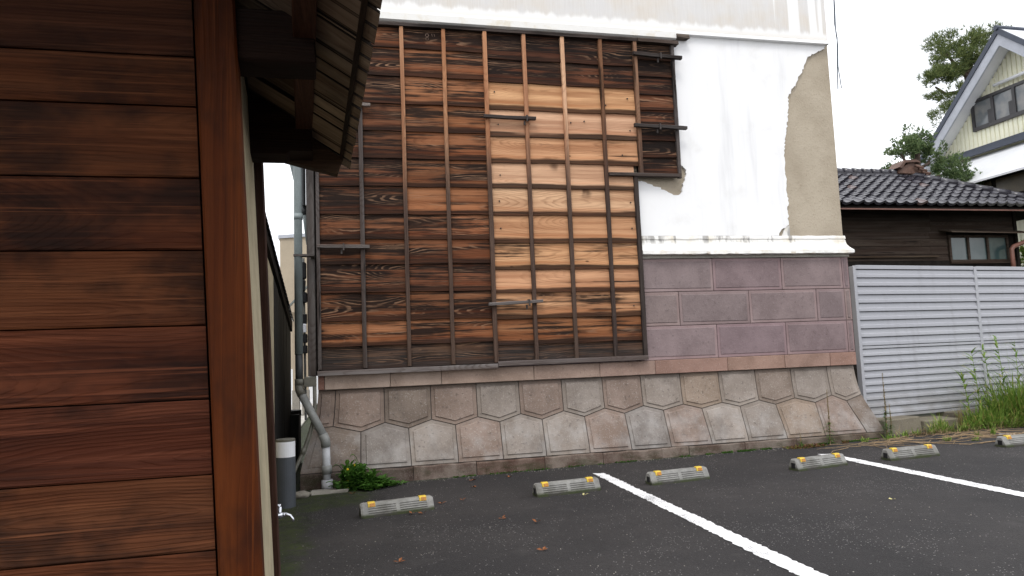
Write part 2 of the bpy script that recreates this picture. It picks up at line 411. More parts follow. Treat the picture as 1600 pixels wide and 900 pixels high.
def slat_m():
    t = NT('silver_louvre', 0.45, 0.4)
    col, al, rnd = t.info()
    x, y, z = t.sep(t.P)
    run = t.noise(t.comb(t.mul(x, 9.0), y, t.mul(z, 0.6)), 1.0, 4, 0.65)
    n = t.noise(t.vadd(t.P, t.comb(t.mul(rnd, 20.0), 0.0, 0.0)), 2.0, 4, 0.6)
    c = t.mix(t.mul(rnd, 0.5), (0.35, 0.355, 0.385, 1), (0.39, 0.395, 0.42, 1))
    c = t.mix(t.mul(t.smooth(run, 0.5, 0.72), 0.18), c, (0.15, 0.145, 0.14, 1))
    c = t.mix(t.mul(t.smooth(t.add(z, t.mul(n, 0.3)), 0.30, 0.60, 0.4, 0.0), t.smooth(n, 0.35, 0.6)), c, (0.16, 0.14, 0.11, 1))
    t.color(c)
    return t.m
M['slat'] = slat_m()
M['pvc'] = plain('grey_pvc', (0.22, 0.225, 0.215, 1), 0.5, 0.4, 0.2, 9)
M['pvc_blue'] = plain('blue_grey_pvc', (0.185, 0.215, 0.215, 1), 0.45, 0.4, 0.22, 6, stretch=(1, 1, 0.4))
M['pvc_white'] = plain('pale_pvc', (0.42, 0.43, 0.45, 1), 0.5, 0.4, 0.2, 14)
M['olive'] = plain('olive_pvc', (0.11, 0.105, 0.085, 1), 0.5, 0.4, 0.25, 14)
M['darkpipe'] = plain('dark_pipe', (0.03, 0.033, 0.035, 1), 0.5, 0.4, 0.3, 10)
M['anthracite'] = plain('anthracite_metal', (0.055, 0.062, 0.072, 1), 0.5, 0.4, 0.12, 6)
M['opal'] = plain('opal_diffuser', (0.72, 0.73, 0.76, 1), 0.35, 0.5, 0.05, 6)
M['chrome'] = plain('chromed_brass', (0.62, 0.64, 0.68, 1), 0.22, 0.5, 0.1, 20, 0.9)
M['iron'] = plain('rusty_iron', (0.05, 0.04, 0.036, 1), 0.7, 0.4, 0.4, 30)
M['galv'] = plain('galvanised_plate', (0.34, 0.34, 0.33, 1), 0.5, 0.5, 0.2, 20, 0.3)
M['beige'] = plain('beige_render', (0.42, 0.355, 0.27, 1), 0.9, 0.2, 0.07, 1.5)
M['cream'] = plain('cream_plaster', (0.40, 0.345, 0.235, 1), 0.9, 0.15, 0.18, 6, bump=0.3)
M['copper'] = plain('brown_pipe', (0.21, 0.095, 0.07, 1), 0.45, 0.4, 0.2, 10)
M['yellowwall'] = plain('pale_yellow_siding', (0.82, 0.81, 0.64, 1), 0.6, 0.35, 0.06, 1.2)
M['whitemetal'] = plain('white_metal', (0.72, 0.73, 0.75, 1), 0.45, 0.4, 0.06, 2)
M['greybarge'] = plain('grey_bargeboard', (0.42, 0.44, 0.49, 1), 0.6, 0.3, 0.1, 3)
M['darktrim'] = plain('dark_blue_trim', (0.05, 0.06, 0.085, 1), 0.5, 0.4, 0.15, 5)
M['bronze'] = plain('bronze_frame', (0.045, 0.043, 0.045, 1), 0.45, 0.4, 0.15, 8)
M['dried'] = plain('dry_stem', (0.30, 0.215, 0.13, 1), 0.9, 0.1, 0.35, 25)
M['bark'] = plain('pine_bark', (0.085, 0.065, 0.052, 1), 0.95, 0.1, 0.4, 14, bump=0.6, stretch=(1, 1, 0.5))
M['terracotta'] = plain('brown_stoneware', (0.13, 0.075, 0.055, 1), 0.6, 0.3, 0.35, 8)
M['deadleaf'] = plain('dead_leaf', (0.22, 0.085, 0.035, 1), 0.8, 0.2, 0.4, 40)
M['paleleaf'] = plain('yellow_leaf', (0.46, 0.42, 0.20, 1), 0.8, 0.2, 0.3, 40)
M['flower'] = plain('yellow_petal', (0.7, 0.5, 0.02, 1), 0.7, 0.2, 0.2, 40)
M['cablem'] = plain('grey_cable', (0.09, 0.12, 0.15, 1), 0.5, 0.3, 0.2, 10)
M['darkvoid'] = plain('dark_timber', (0.018, 0.015, 0.013, 1), 0.9, 0.1, 0.4, 6)
M['burntboard'] = plain('burnt_board', (0.012, 0.0115, 0.011, 1), 0.8, 0.2, 0.4, 8, stretch=(6, 6, 0.4))

def tile_m():
    t = NT('glazed_pantile', 0.28, 0.6)
    col, al, rnd = t.info()
    n = t.noise(t.P, 6, 4, 0.6)
    f = t.noise(t.P, 60, 3, 0.6)
    a = t.mix(rnd, (0.014, 0.0135, 0.020, 1), (0.040, 0.038, 0.048, 1))
    c = t.mix(t.smooth(n, 0.4, 0.7), a, (0.045, 0.042, 0.052, 1))
    c = t.mix(t.mul(t.math('GREATER_THAN', rnd, 0.955), 0.5), c, (0.16, 0.10, 0.085, 1))
    t.color(c)
    t.rough(t.add(0.12, t.mul(n, 0.24)))
    t.bump(t.add(n, t.mul(f, 0.3)), 0.15, 0.01)
    return t.m
M['tile'] = tile_m()

def glass_m(name, tint, curtain):
    t = NT(name, 0.12, 0.6)
    x, y, z = t.sep(t.P)
    n = t.noise(t.P, 2.5, 3)
    c = t.mix(t.smooth(n, 0.35, 0.65), tint, curtain)
    t.color(c)
    return t.m
M['frosted'] = glass_m('frosted_pane', (0.045, 0.075, 0.075, 1), (0.075, 0.10, 0.10, 1))
M['pane'] = glass_m('curtained_pane', (0.12, 0.135, 0.145, 1), (0.23, 0.225, 0.215, 1))

def leaf_m(name, a, b, c3=None, rough=0.6):
    t = NT(name, rough, 0.25)
    geo = t.n('ShaderNodeNewGeometry', {})
    r = geo.outputs['Random Per Island']
    n = t.noise(t.P, 1.7, 3)
    c = t.mix(t.smooth(t.add(t.mul(r, 0.6), t.mul(n, 0.4)), 0.25, 0.75), a, b)
    if c3: c = t.mix(t.math('GREATER_THAN', r, 0.9), c, c3)
    t.color(c)
    tr = t.n('ShaderNodeBsdfTranslucent', {'Color': c})
    ms = t.n('ShaderNodeMixShader', {0: 0.3})
    t.t.links.new(t.b.outputs[0], ms.inputs[1]); t.t.links.new(tr.outputs[0], ms.inputs[2])
    out = [n_ for n_ in t.t.nodes if n_.type == 'OUTPUT_MATERIAL'][0]
    t.t.links.new(ms.outputs[0], out.inputs['Surface'])
    return t.m
M['grass'] = leaf_m('grass_blade', (0.12, 0.215, 0.035, 1), (0.28, 0.38, 0.08, 1), (0.40, 0.36, 0.12, 1))
M['weedleaf'] = leaf_m('weed_leaf', (0.035, 0.105, 0.014, 1), (0.085, 0.19, 0.028, 1))
M['needle'] = leaf_m('pine_needle', (0.075, 0.115, 0.04, 1), (0.20, 0.235, 0.08, 1))
M['needle2'] = leaf_m('podocarp_leaf', (0.08, 0.135, 0.055, 1), (0.21, 0.28, 0.12, 1))
M['seedhead'] = leaf_m('seed_head', (0.20, 0.15, 0.06, 1), (0.28, 0.24, 0.09, 1), (0.12, 0.16, 0.04, 1))
M['redweed'] = leaf_m('red_weed_leaf', (0.16, 0.05, 0.035, 1), (0.12, 0.14, 0.03, 1))

# ------------------------------------------------------------------ mesh helper
class MB:
    def __init__(s): s.v = []; s.f = []; s.mi = []; s.cur = 0
    def face(s, pts):
        i = len(s.v); s.v += [tuple(p) for p in pts]; s.f.append(tuple(range(i, i + len(pts)))); s.mi.append(s.cur)
    def add(s, vs, fs):
        i = len(s.v); s.v += [tuple(p) for p in vs]
        for f in fs: s.f.append(tuple(i + k for k in f)); s.mi.append(s.cur)
    def box(s, x0, x1, y0, y1, z0, z1, jit=0.0, seed=None):
        vs = [(x, y, z) for x in (x0, x1) for y in (y0, y1) for z in (z0, z1)]
        if jit: vs = [tuple(c + random.uniform(-jit, jit) for c in p) for p in vs]
        s.add(vs, [(0, 1, 3, 2), (4, 6, 7, 5), (0, 4, 5, 1), (2, 3, 7, 6), (0, 2, 6, 4), (1, 5, 7, 3)])
    def tube(s, path, rad, n=10, cap=True):
        path = [Vector(p) for p in path]
        rads = rad if isinstance(rad, (list, tuple)) else [rad] * len(path)
        i0 = len(s.v); prev = None
        for k, p in enumerate(path):
            if k == 0: d = path[1] - p
            elif k == len(path) - 1: d = p - path[k - 1]
            else: d = (path[k + 1] - p).normalized() + (p - path[k - 1]).normalized()
            d.normalize()
            if prev is None:
                a = Vector((0, 0, 1)) if abs(d.z) < 0.9 else Vector((1, 0, 0))
                u = d.cross(a).normalized()
            else:
                u = (prev - d * prev.dot(d)).normalized()
            prev = u; v = d.cross(u)
            for j in range(n):
                an = 2 * math.pi * j / n
                s.v.append(tuple(p + (u * math.cos(an) + v * math.sin(an)) * rads[k]))
        for k in range(len(path) - 1):
            for j in range(n):
                a = i0 + k * n + j; b = i0 + k * n + (j + 1) % n
                s.f.append((a, b, b + n, a + n)); s.mi.append(s.cur)
        if cap:
            s.f.append(tuple(i0 + j for j in range(n))[::-1]); s.mi.append(s.cur)
            e = i0 + (len(path) - 1) * n
            s.f.append(tuple(e + j for j in range(n))); s.mi.append(s.cur)
    def prism(s, poly, fn0, fn1):
        a = [fn0(p) for p in poly]; b = [fn1(p) for p in poly]; n = len(poly); i = len(s.v)
        s.v += [tuple(p) for p in a + b]
        s.f.append(tuple(range(i, i + n))); s.mi.append(s.cur)
        s.f.append(tuple(range(i + 2 * n - 1, i + n - 1, -1))); s.mi.append(s.cur)
        for k in range(n):
            k2 = (k + 1) % n
            s.f.append((i + k, i + n + k, i + n + k2, i + k2)); s.mi.append(s.cur)
    def map(s, fn): s.v = [tuple(fn(Vector(p))) for p in s.v]; return s
    def build(s, name, mat, parent=None, loc=None, color=None, smooth=False, bevel=0.0, tri=False, centre=False):
        me = bpy.data.meshes.new(name)
        o = Vector((0, 0, 0)); sh = Vector((0, 0, 0))
        if parent is not None: o = parent_origin(parent)
        elif loc is not None: o = Vector(loc)
        if centre:
            for k in range(3):
                q = [p[k] for p in s.v]; sh[k] = (min(q) + max(q)) / 2 - o[k]
        me.from_pydata([tuple(Vector(p) - o - sh) for p in s.v], [], s.f)
        mats = mat if isinstance(mat, (list, tuple)) else [mat]
        for mm in mats: me.materials.append(mm)
        if len(mats) > 1:
            for p, k in zip(me.polygons, s.mi): p.material_index = k
        bm = bmesh.new(); bm.from_mesh(me)
        bmesh.ops.recalc_face_normals(bm, faces=bm.faces)
        if bevel:
            bmesh.ops.remove_doubles(bm, verts=bm.verts, dist=1e-5)
            ed = [e for e in bm.edges if len(e.link_faces) == 2 and e.calc_face_angle(0) > 0.6]
            bmesh.ops.bevel(bm, geom=ed, offset=bevel, segments=1, affect='EDGES')
        if tri: bmesh.ops.triangulate(bm, faces=[f for f in bm.faces if len(f.verts) > 4])
        bm.to_mesh(me); bm.free()
        if smooth:
            for p in me.polygons: p.use_smooth = True
        ob = bpy.data.objects.new(name, me)
        COL.objects.link(ob)
        if parent is not None: ob.parent = parent; ob.location = sh
        elif loc is not None: ob.location = loc
        if color: ob.color = tuple(color)
        else: ob.color = (1, 1, 1, 1)
        return ob

def parent_origin(p):
    o = Vector((0, 0, 0))
    while p is not None: o += p.location; p = p.parent
    return o
def tag(o, label=None, cat=None, group=None, kind=None):
    if label: o['label'] = label
    if cat: o['category'] = cat
    if group: o['group'] = group
    if kind: o['kind'] = kind
    return o
def thing(name, loc, label, cat, group=None):
    o = bpy.data.objects.new(name, None)
    o.empty_display_size = 0.1
    o.location = loc
    COL.objects.link(o)
    return tag(o, label, cat, group)
def dup(root, loc, rotz, label, group=None):
    r = root.copy(); COL.objects.link(r); r.location = loc; r.rotation_euler = (0, 0, rotz); r['label'] = label
    if group: r['group'] = group
    for ch in list(root.children):
        c = ch.copy(); COL.objects.link(c); c.parent = r
        for g in ch.children:
            d = g.copy(); COL.objects.link(d); d.parent = c
    return r
R = random.uniform
def gz(x): return -0.095 + 0.0125 * min(8.0, max(-1.0, x))

# ------------------------------------------------------------------ ground
g = MB()
xs = [-250, -1, 0, 1, 2, 3, 4, 5, 6, 7, 8, 250]
ys = [-60, -5, 0, 4, 8, 12, 40, 400]
for i in range(len(xs) - 1):
    for j in range(len(ys) - 1):
        g.face([(xs[i], ys[j], gz(xs[i])), (xs[i + 1], ys[j], gz(xs[i + 1])), (xs[i + 1], ys[j + 1], gz(xs[i + 1])), (xs[i], ys[j + 1], gz(xs[i]))])
go = g.build('asphalt_ground', M['asphalt']); tag(go, kind='structure')
al = MB()
al.box(-14, -0.9, 12.2, 60, -0.2, gz(-5) + 0.03)
tag(al.build('alley_pavement', plain('pale_concrete', (0.46, 0.44, 0.40, 1), 0.9, 0.2, 0.15, 2)), kind='structure')

def paint_line(x0a, x0b, y0, x1a, x1b, y1):
    b = MB(); n = 260
    prev = None
    for i in range(n + 1):
        t = i / n
        y = y0 + (y1 - y0) * t
        a = x0a + (x1a - x0a) * t + R(-.009, .009) + 0.0015 * math.sin(y * 9)
        c = x0b + (x1b - x0b) * t + R(-.009, .009) + 0.0015 * math.sin(y * 7 + 1)
        row = ((a, y + (R(-.01, .01) if i in (0, n) else 0), gz(a) + .004), (c, y - (0.05 if i == 0 else 0), gz(c) + .004))
        if prev: b.face([prev[0], prev[1], row[1], row[0]])
        prev = row
    tag(b.build('parking_line', M['paint']), kind='structure')
paint_line(2.32, 2.425, 6.78, 2.18, 2.33, 0.6)
paint_line(4.755, 4.88, 6.67, 4.62, 4.77, 0.6)
paint_line(7.27, 7.40, 6.86, 7.13, 7.27, 0.6)

# ------------------------------------------------------------------ storehouse
D0 = 7.54
SH = thing('storehouse', (2.8, 8.0, 0.0), 'old storehouse with timber-clad plaster wall on a purple and grey stone base', 'building')
def part(b, name, mat, **k): return b.build(name, mat, SH, **k)

b = MB(); b.box(-0.30, 5.985, D0 + .03, 14.5, 0.9, 6.7)
b.box(-0.30, 5.90, D0 + .06, 14.5, -0.1, 0.9)
part(b, 'mud_wall', M['mud'])
# storehouse roof, above the picture
b = MB(); ridge_x = 2.84
b.prism([(-0.75, 6.55), (ridge_x, 8.3), (6.45, 6.55), (6.45, 6.72), (ridge_x, 8.5), (-0.75, 6.72)], lambda p: (p[0], D0 - .12, p[1]), lambda p: (p[0], 14.9, p[1]))
part(b, 'roof', M['tile'])
b = MB(); b.prism([(-0.3, 6.7), (5.98, 6.7), (ridge_x, 8.28)], lambda p: (p[0], D0 - .03, p[1]), lambda p: (p[0], D0 + .2, p[1]))
part(b, 'gable_wall', M['upper'])
b = MB(); b.box(-0.34, 5.95, D0 - .04, D0 + .25, 4.895, 6.7)
part(b, 'upper_wall', M['upper'], bevel=.008)
b = MB()
prof = [(D0 + .02, 4.90), (D0 - .055, 4.895), (D0 - .075, 4.86), (D0 - .075, 4.785), (D0 - .04, 4.765), (D0 + .02, 4.77)]
b.prism(prof, lambda p: (-0.34, p[0], p[1]), lambda p: (3.86, p[0], p[1]))
part(b, 'drip_ledge', M['cornice'])
b = MB()
prof = [(D0 + .02, 4.897), (D0 - .05, 4.892), (D0 - .055, 4.85), (D0 + .02, 4.845)]
b.prism(prof, lambda p: (3.862, p[0], p[1]), lambda p: (5.955, p[0], p[1]))
part(b, 'string_course', M['plaster'])
b = MB(); b.box(3.86, 4.02, D0 - .09, D0, 4.79, 4.835, .006); b.box(3.55, 3.86, D0 - .06, D0 - .005, 4.745, 4.765, .003)
part(b, 'broken_ledge', M['bar'], color=(.16, .14, .125, .5))

# plaster skin with broken outline
def jag(poly, step=.03, amp=.009, keep=()):
    out = []
    for k in range(len(poly)):
        a = Vector(poly[k]); c = Vector(poly[(k + 1) % len(poly)]); n = max(1, int((c - a).length / step))
        if k in keep: n = 1
        for i in range(n):
            p = a.lerp(c, i / n)
            if i: p += Vector((R(-amp, amp), R(-amp, amp)))
            out.append((p.x, p.y))
    return out
poly = [(3.2, 4.87), (5.945, 4.87), (5.95, 4.846), (5.843, 4.775), (5.76, 4.73), (5.67, 4.69), (5.61, 4.58), (5.56, 4.467), (5.438, 4.296), (5.355, 4.17), (5.335, 4.0),
        (5.319, 3.844), (5.27, 3.65), (5.235, 3.479), (5.24, 3.33), (5.229, 3.2), (5.235, 3.05), (5.227, 2.962), (5.243, 2.84), (5.224, 2.725), (5.227, 2.56), (5.12, 2.50), (5.08, 2.425),
        (3.2, 2.425), (3.2, 3.08), (3.34, 3.07), (3.42, 3.035), (3.52, 3.0), (3.62, 2.965), (3.70, 2.925), (3.79, 2.905), (3.85, 2.95), (3.862, 3.05), (3.905, 3.13), (3.915, 3.21), (3.865, 3.26), (3.2, 3.28)]
nk = len(poly)
b = MB(); pj = jag(poly, .022, .013, keep=(0, 22, 23, 34, 35))
b.prism(pj, lambda p: (p[0], D0, p[1]), lambda p: (p[0], D0 + .034, p[1]))
part(b, 'plaster_skin', M['plaster'], tri=True)
b = MB(); pj = jag([(5.13, 2.425), (5.235, 2.425), (5.24, 2.55), (5.19, 2.555)], .02, .005)
b.prism(pj, lambda p: (p[0], D0 + .012, p[1]), lambda p: (p[0], D0 + .034, p[1]))
part(b, 'plaster_fragment', M['cornice'], tri=True)
# cornice: curved moulding along the foot of the plaster
b = MB()
cp = [(.0, 2.424), (-.006, 2.40), (-.006, 2.385), (.004, 2.38), (.004, 2.368)]
for i in range(7):
    t = i / 6; cp.append((-.004 - .085 * t ** 2.2, 2.365 - .125 * t))
cp += [(-.092, 2.20), (-.075, 2.195), (.03, 2.195)]
n = 48
prev = None
for i in range(n + 1):
    x = 3.272 + (5.99 - 3.272) * i / n
    row = []
    for k, (dy, z) in enumerate(cp):
        jt = mnoise.noise(Vector((x * 9, k * .7, 3))) * .006 + (.010 * mnoise.noise(Vector((x * 22, k, 9))) if k >= len(cp) - 3 else 0)
        flare = max(0, -dy) * .55 if i == n else 0
        row.append((x + flare, D0 + dy + jt * .6, z + jt))
    if prev:
        for k in range(len(cp) - 1): b.face([prev[k], prev[k + 1], row[k + 1], row[k]])
    prev = row
b.face(prev + [(5.99, D0 + .1, 2.195), (5.99, D0 + .1, 2.424)])
part(b, 'cornice', M['cornice'])
b = MB(); b.box(3.272, 6.0, D0 - .03, D0 + .05, 2.158, 2.197, .004)
part(b, 'bedding_mortar', M['concrete'])

# purple ashlar blocks: dressed margin, picked raised field
def block(x0, x1, z0, z1, y, mats, col, name='stone_block', m=.032, proud=.006):
    b = MB(); j = .004
    x0 += j; x1 -= j; z0 += j; z1 -= j
    b.box(x0, x1, y, y + .12, z0, z1)
    b.cur = 1
    r = lambda: R(-.003, .003)
    o = [(x0 + m + r(), y - .001, z0 + m + r()), (x1 - m + r(), y - .001, z0 + m + r()), (x1 - m + r(), y - .001, z1 - m + r()), (x0 + m + r(), y - .001, z1 - m + r())]
    i = [(p[0] + (.007 if k in (0, 3) else -.007), y - proud, p[2] + (.007 if k < 2 else -.007)) for k, p in enumerate(o)]
    b.face(i)
    for k in range(4): b.face([o[k], o[(k + 1) % 4], i[(k + 1) % 4], i[k]])
    return part(b, name, mats, color=col)
PM = [M['purple_edge'], M['purple']]
zr = [(1.773, 2.158), (1.385, 1.773), (.999, 1.385)]
jx = [[3.235, 4.164, 5.063, 5.90, 5.995], [2.9, 3.715, 4.61, 5.515, 5.905, 5.995], [3.2, 4.168, 5.068, 5.905, 5.995]]
for (z0, z1), row in zip(zr, jx):
    for a, c in zip(row[:-1], row[1:]):
        k = R(.9, 1.12)
        block(a, c, z0, z1, D0 - .01 - R(0, .004), PM, (k, k * R(.97, 1.03), k * R(.98, 1.04), 1), m=.03 if c - a > .2 else .02)
b = MB(); b.box(-.3, 5.99, D0 + .02, D0 + .06, .86, 2.17)
part(b, 'joint_bed', M['purple_edge'])
# string of band stones
bx = [-.30, -.235, .42, .95, 1.95, 2.7, 3.36, 4.257, 5.0, 5.608, 5.97]
bc = [(.62, .42, .38, 1), (1.02, 1.02, 1.0, 1), (1.06, 1.05, 1.02, 1), (1, .95, .90, 1), (1.0, .94, .9, 1), (.98, .88, .85, 1), (.92, .74, .70, 1), (1, .84, .78, 1), (.92, .78, .74, 1), (.95, .75, .70, 1)]
for k in range(10):
    b = MB(); b.box(bx[k] + .002, bx[k + 1] - .002, D0 - .05 - R(0, .003), D0 + .04, .845, .997)
    part(b, 'band_stone', M['band'], color=bc[k], bevel=.004)

# flared foot of tortoise-shell stones
FL = [(1.0, 0), (.84, .0), (.72, .012), (.6, .03), (.5, .052), (.42, .077), (.3, .122), (.2, .162), (.12, .19), (.05, .208), (-.2, .22)]
def flare(z):
    for (z1, d1), (z0, d0) in zip(FL[:-1], FL[1:]):
        if z >= z0: return d0 + (d1 - d0) * (z - z0) / (z1 - z0)
    return .22
def hexmap(p):
    s = flare(p.z)
    xr = p.x
    if p.x > 5.5: xr += s * .8 * ((p.x - 5.5) / .5)
    if p.x < .15: xr -= s * .85 * ((.15 - p.x) / .45)
    return Vector((xr, D0 - .005 - s + p.y, p.z))
def inset(poly, d):
    n = len(poly); out = []
    cx = sum(p[0] for p in poly) / n; cz = sum(p[1] for p in poly) / n
    for k in range(n):
        p0, p1, p2 = Vector(poly[k - 1]), Vector(poly[k]), Vector(poly[(k + 1) % n])
        e1 = (p1 - p0).normalized(); e2 = (p2 - p1).normalized()
        n1 = Vector((-e1.y, e1.x)); n2 = Vector((-e2.y, e2.x))
        if n1.dot(Vector((cx, cz)) - p1) < 0 and n2.dot(Vector((cx, cz)) - p1) < 0: n1, n2 = -n1, -n2
        bis = (n1 + n2); bis.normalize()
        out.append(tuple(p1 + bis * d / max(.5, bis.dot(n1))))
    return out
def hexstone(poly, col, m=.038, proud=.012, seedz=(.72, .6, .5, .42, .3, .2, .12)):
    me = bpy.data.meshes.new('foot_stone'); bm = bmesh.new()
    P = inset(poly, .0045); Q1 = inset(poly, m); Q1 = [(p[0] + R(-.003, .003), p[1] + R(-.003, .003)) for p in Q1]; Q2 = inset(Q1, .008)
    def ring(pp, y): return [bm.verts.new((p[0], y, p[1])) for p in pp]
    n = len(P)
    back, front, o, i = ring(P, .05), ring(P, 0), ring(Q1, -.0), ring(Q2, -proud)
    for k in range(n):
        k2 = (k + 1) % n
        bm.faces.new((back[k], back[k2], front[k2], front[k]))
        bm.faces.new((front[k], front[k2], o[k2], o[k]))
        f = bm.faces.new((o[k], o[k2], i[k2], i[k])); f.material_index = 1
    f = bm.faces.new(i); f.material_index = 1
    bmesh.ops.triangulate(bm, faces=[f for f in bm.faces if len(f.verts) > 4])
    for z in seedz:
        bmesh.ops.bisect_plane(bm, geom=bm.verts[:] + bm.edges[:] + bm.faces[:], plane_co=(0, 0, z), plane_no=(0, 0, 1))
    bmesh.ops.recalc_face_normals(bm, faces=bm.faces)
    org = parent_origin(SH)
    for v in bm.verts: v.co = hexmap(v.co) - org
    me.materials.append(M['hexedge']); me.materials.append(M['hexfield'])
    bm.to_mesh(me); bm.free()
    ob = bpy.data.objects.new('foot_stone', me); COL.objects.link(ob); ob.parent = SH; ob.color = col
    return ob
top = [-.127, .357, .835, 1.32, 1.785, 2.265, 2.735, 3.19, 3.67, 4.15, 4.62, 5.09, 5.58]
yj = [.478, .488, .492, .491, .496, .50, .503, .505, .497, .490, .492, .492, .500]
low = [.119, .593, 1.077, 1.549, 2.012, 2.49, 2.955, 3.416, 3.885, 4.362, 4.82, 5.341, 5.735]
lz = [.412, .418, .424, .427, .426, .428, .436, .444, .439, .437, .434, .428, .425]
botx = [.118, .604, 1.08, 1.547, 2.01, 2.49, 2.965, 3.424, 3.914, 4.365, 4.856, 5.345, 5.80]
tone = {'g': (1, 1, 1), 'b': (.98, 1.02, 1.07), 'p': (.95, .84, .80), 'o': (1.07, .97, .87), 'd': (.80, .74, .70), 'w': (1.1, 1.1, 1.1)}
ut = 'gdpwogwwogwdg'
def tc4(ch):
    k = R(.95, 1.06); c = tone[ch]; return (c[0] * k, c[1] * k, c[2] * k, 1)
hexstone([(-.30, .842), (-.127, .842), (-.127, .478), (-.30, .47)], tc4('p'), m=.035)
for k in range(12):
    hexstone([(top[k], .842), (top[k + 1], .842), (top[k + 1], yj[k + 1]), (low[k], lz[k]), (top[k], yj[k])], tc4('pdpgpgpwowdg'[k]))
hexstone([(5.58, .842), (5.955, .842), (5.955, .49), (low[12], lz[12]), (5.58, .50)], tc4('w'))
hexstone([(-.30, .47), (-.127, .478), (low[0], lz[0]), (botx[0], .055), (-.30, .05)], tc4('d'), m=.05, proud=.004)
for k in range(12):
    hexstone([(low[k], lz[k]), (top[k + 1], yj[k + 1]), (low[k + 1], lz[k + 1]), (botx[k + 1], .055), (botx[k], .055)], tc4('bgpgwpbpwgop'[k]))
hexstone([(low[12], lz[12]), (5.955, .49), (5.985, .055), (botx[12], .055)], tc4('d'), m=.05, proud=.003)
b = MB()
for i in range(12):
    z0, z1 = -.15 + i * .0825, -.15 + (i + 1) * .0825
    b.face([hexmap(Vector(p)) + Vector((0, .012, 0)) for p in ((-.29, 0, z0), (5.94, 0, z0), (5.94, 0, z1), (-.29, 0, z1))])
for xe in (-.295, 5.945):
    prev = None
    for i in range(13):
        z = -.15 + i * .0825
        q = hexmap(Vector((xe, 0, z))) + Vector((0, .012, 0))
        row = (tuple(q), (q.x, 14.0, q.z))
        if prev: b.face([prev[0], prev[1], row[1], row[0]])
        prev = row
part(b, 'foot_core', M['joint'])
px = [-.47, .62, 1.26, 1.98, 2.62, 3.3, 3.62, 4.3, 4.95, 5.5, 6.12]
for k in range(10):
    x0, x1 = px[k] + .003, px[k + 1] - .003
    b = MB(); n = max(2, int((x1 - x0) / .09)); prev = None
    dy = R(-.006, .008)
    for i in range(n + 1):
        x = x0 + (x1 - x0) * i / n
        q = .01 * mnoise.noise(Vector((x * 7, 1, 2)))
        zt = .048 + q + (.004 if k % 2 else 0); yf = 7.305 + dy + q
        row = [(x, D0 - .1, zt), (x, yf + .012, zt), (x, yf, zt - .012), (x, yf - .006 + q, gz(x) - .04)]
        if prev:
            for r_ in range(3): b.face([prev[r_], prev[r_ + 1], row[r_ + 1], row[r_]])
        else: b.face(row + [(x, D0 - .1, -.12)])
        prev = row
    b.face(prev + [(x1, D0 - .1, -.12)])
    c = [(.55, .50, .48, 1), (1.0, .95, .92, 1), (.8, .66, .6, 1), (1.0, .95, .9, 1), (.95, .88, .84, 1), (1.05, 1, .95, 1), (.9, .88, .84, 1), (1, .97, .93, 1), (.9, .86, .8, 1), (.72, .68, .6, 1)][k]
    part(b, 'plinth_stone', M['plinth'], color=c)

# ---- timber cladding: backing, lapped boards, battens, rails
def panel(x0, x1, z0, z1):
    b = MB(); b.box(x0, x1, D0 - .022, D0 + .02, z0, z1)
    return part(b, 'cladding_panel', M['darkvoid'])
def board(par, x0, x1, z0, z1, col, yf=7.478):
    b = MB(); n = max(3, int((x1 - x0) / .12)); prev = None; sd = R(0, 99)
    for i in range(n + 1):
        x = x0 + (x1 - x0) * i / n
        e = .009 * mnoise.noise(Vector((x * 2.2, sd, 0))) + .004 * mnoise.noise(Vector((x * 9, sd, 5)))
        bow = .004 * mnoise.noise(Vector((x * 1.3, sd, 8)))
        row = [(x, yf + .022, z1 + .03), (x, yf + .010 + bow, z0 + (z1 - z0) * .5), (x, yf + bow, z0 + e), (x, yf + .014 + bow, z0 + e - .001)]
        if prev:
            for r_ in range(3): b.face([prev[r_], prev[r_ + 1], row[r_ + 1], row[r_]])
        prev = row
    return b.build('cladding_board', M['board'], par, color=col, centre=True)
def batten(par, x, z0, z1, col, wd=.046, y0=7.452, lean=0.0, name='batten', mat='batten'):
    b = MB(); n = 8; prev = None; sd = R(0, 99)
    for i in range(n + 1):
        z = z0 + (z1 - z0) * i / n
        q = .003 * mnoise.noise(Vector((z * 2, sd, 0)))
        xx = x + lean * (i / n - .5) + q
        row = [(xx - wd / 2, 7.50, z), (xx - wd / 2 + R(0, .002), y0 + .003, z), (xx - wd / 2 + .006, y0, z), (xx + wd / 2 - .006, y0, z), (xx + wd / 2 - R(0, .002), y0 + .003, z), (xx + wd / 2, 7.50, z)]
        if prev:
            for r_ in range(5): b.face([prev[r_], prev[r_ + 1], row[r_ + 1], row[r_]])
        else: b.face(row)
        prev = row
    b.face(prev)
    return b.build(name, M[mat], par, color=col, centre=True)
def rail(par, x0, x1, z0, z1, col, y0=7.435, slope=0.0, mat='bar', name='rail'):
    b = MB(); n = max(3, int((x1 - x0) / .2)); prev = None; sd = R(0, 99)
    for i in range(n + 1):
        x = x0 + (x1 - x0) * i / n
        q = .004 * mnoise.noise(Vector((x * 3, sd, 0))); s_ = slope * i / n
        row = [(x, 7.51, z0 + s_ + q), (x, y0 + q, z0 + s_ + q), (x, y0 + .006, z1 + s_ + q - .01), (x, y0 + .014, z1 + s_ + q), (x, 7.51, z1 + s_ + q)]
        if prev:
            for r_ in range(4): b.face([prev[r_], prev[r_ + 1], row[r_ + 1], row[r_]])
        else: b.face(row)
        prev = row
    b.face(prev)
    return b.build(name, M[mat], par, color=col, centre=True)

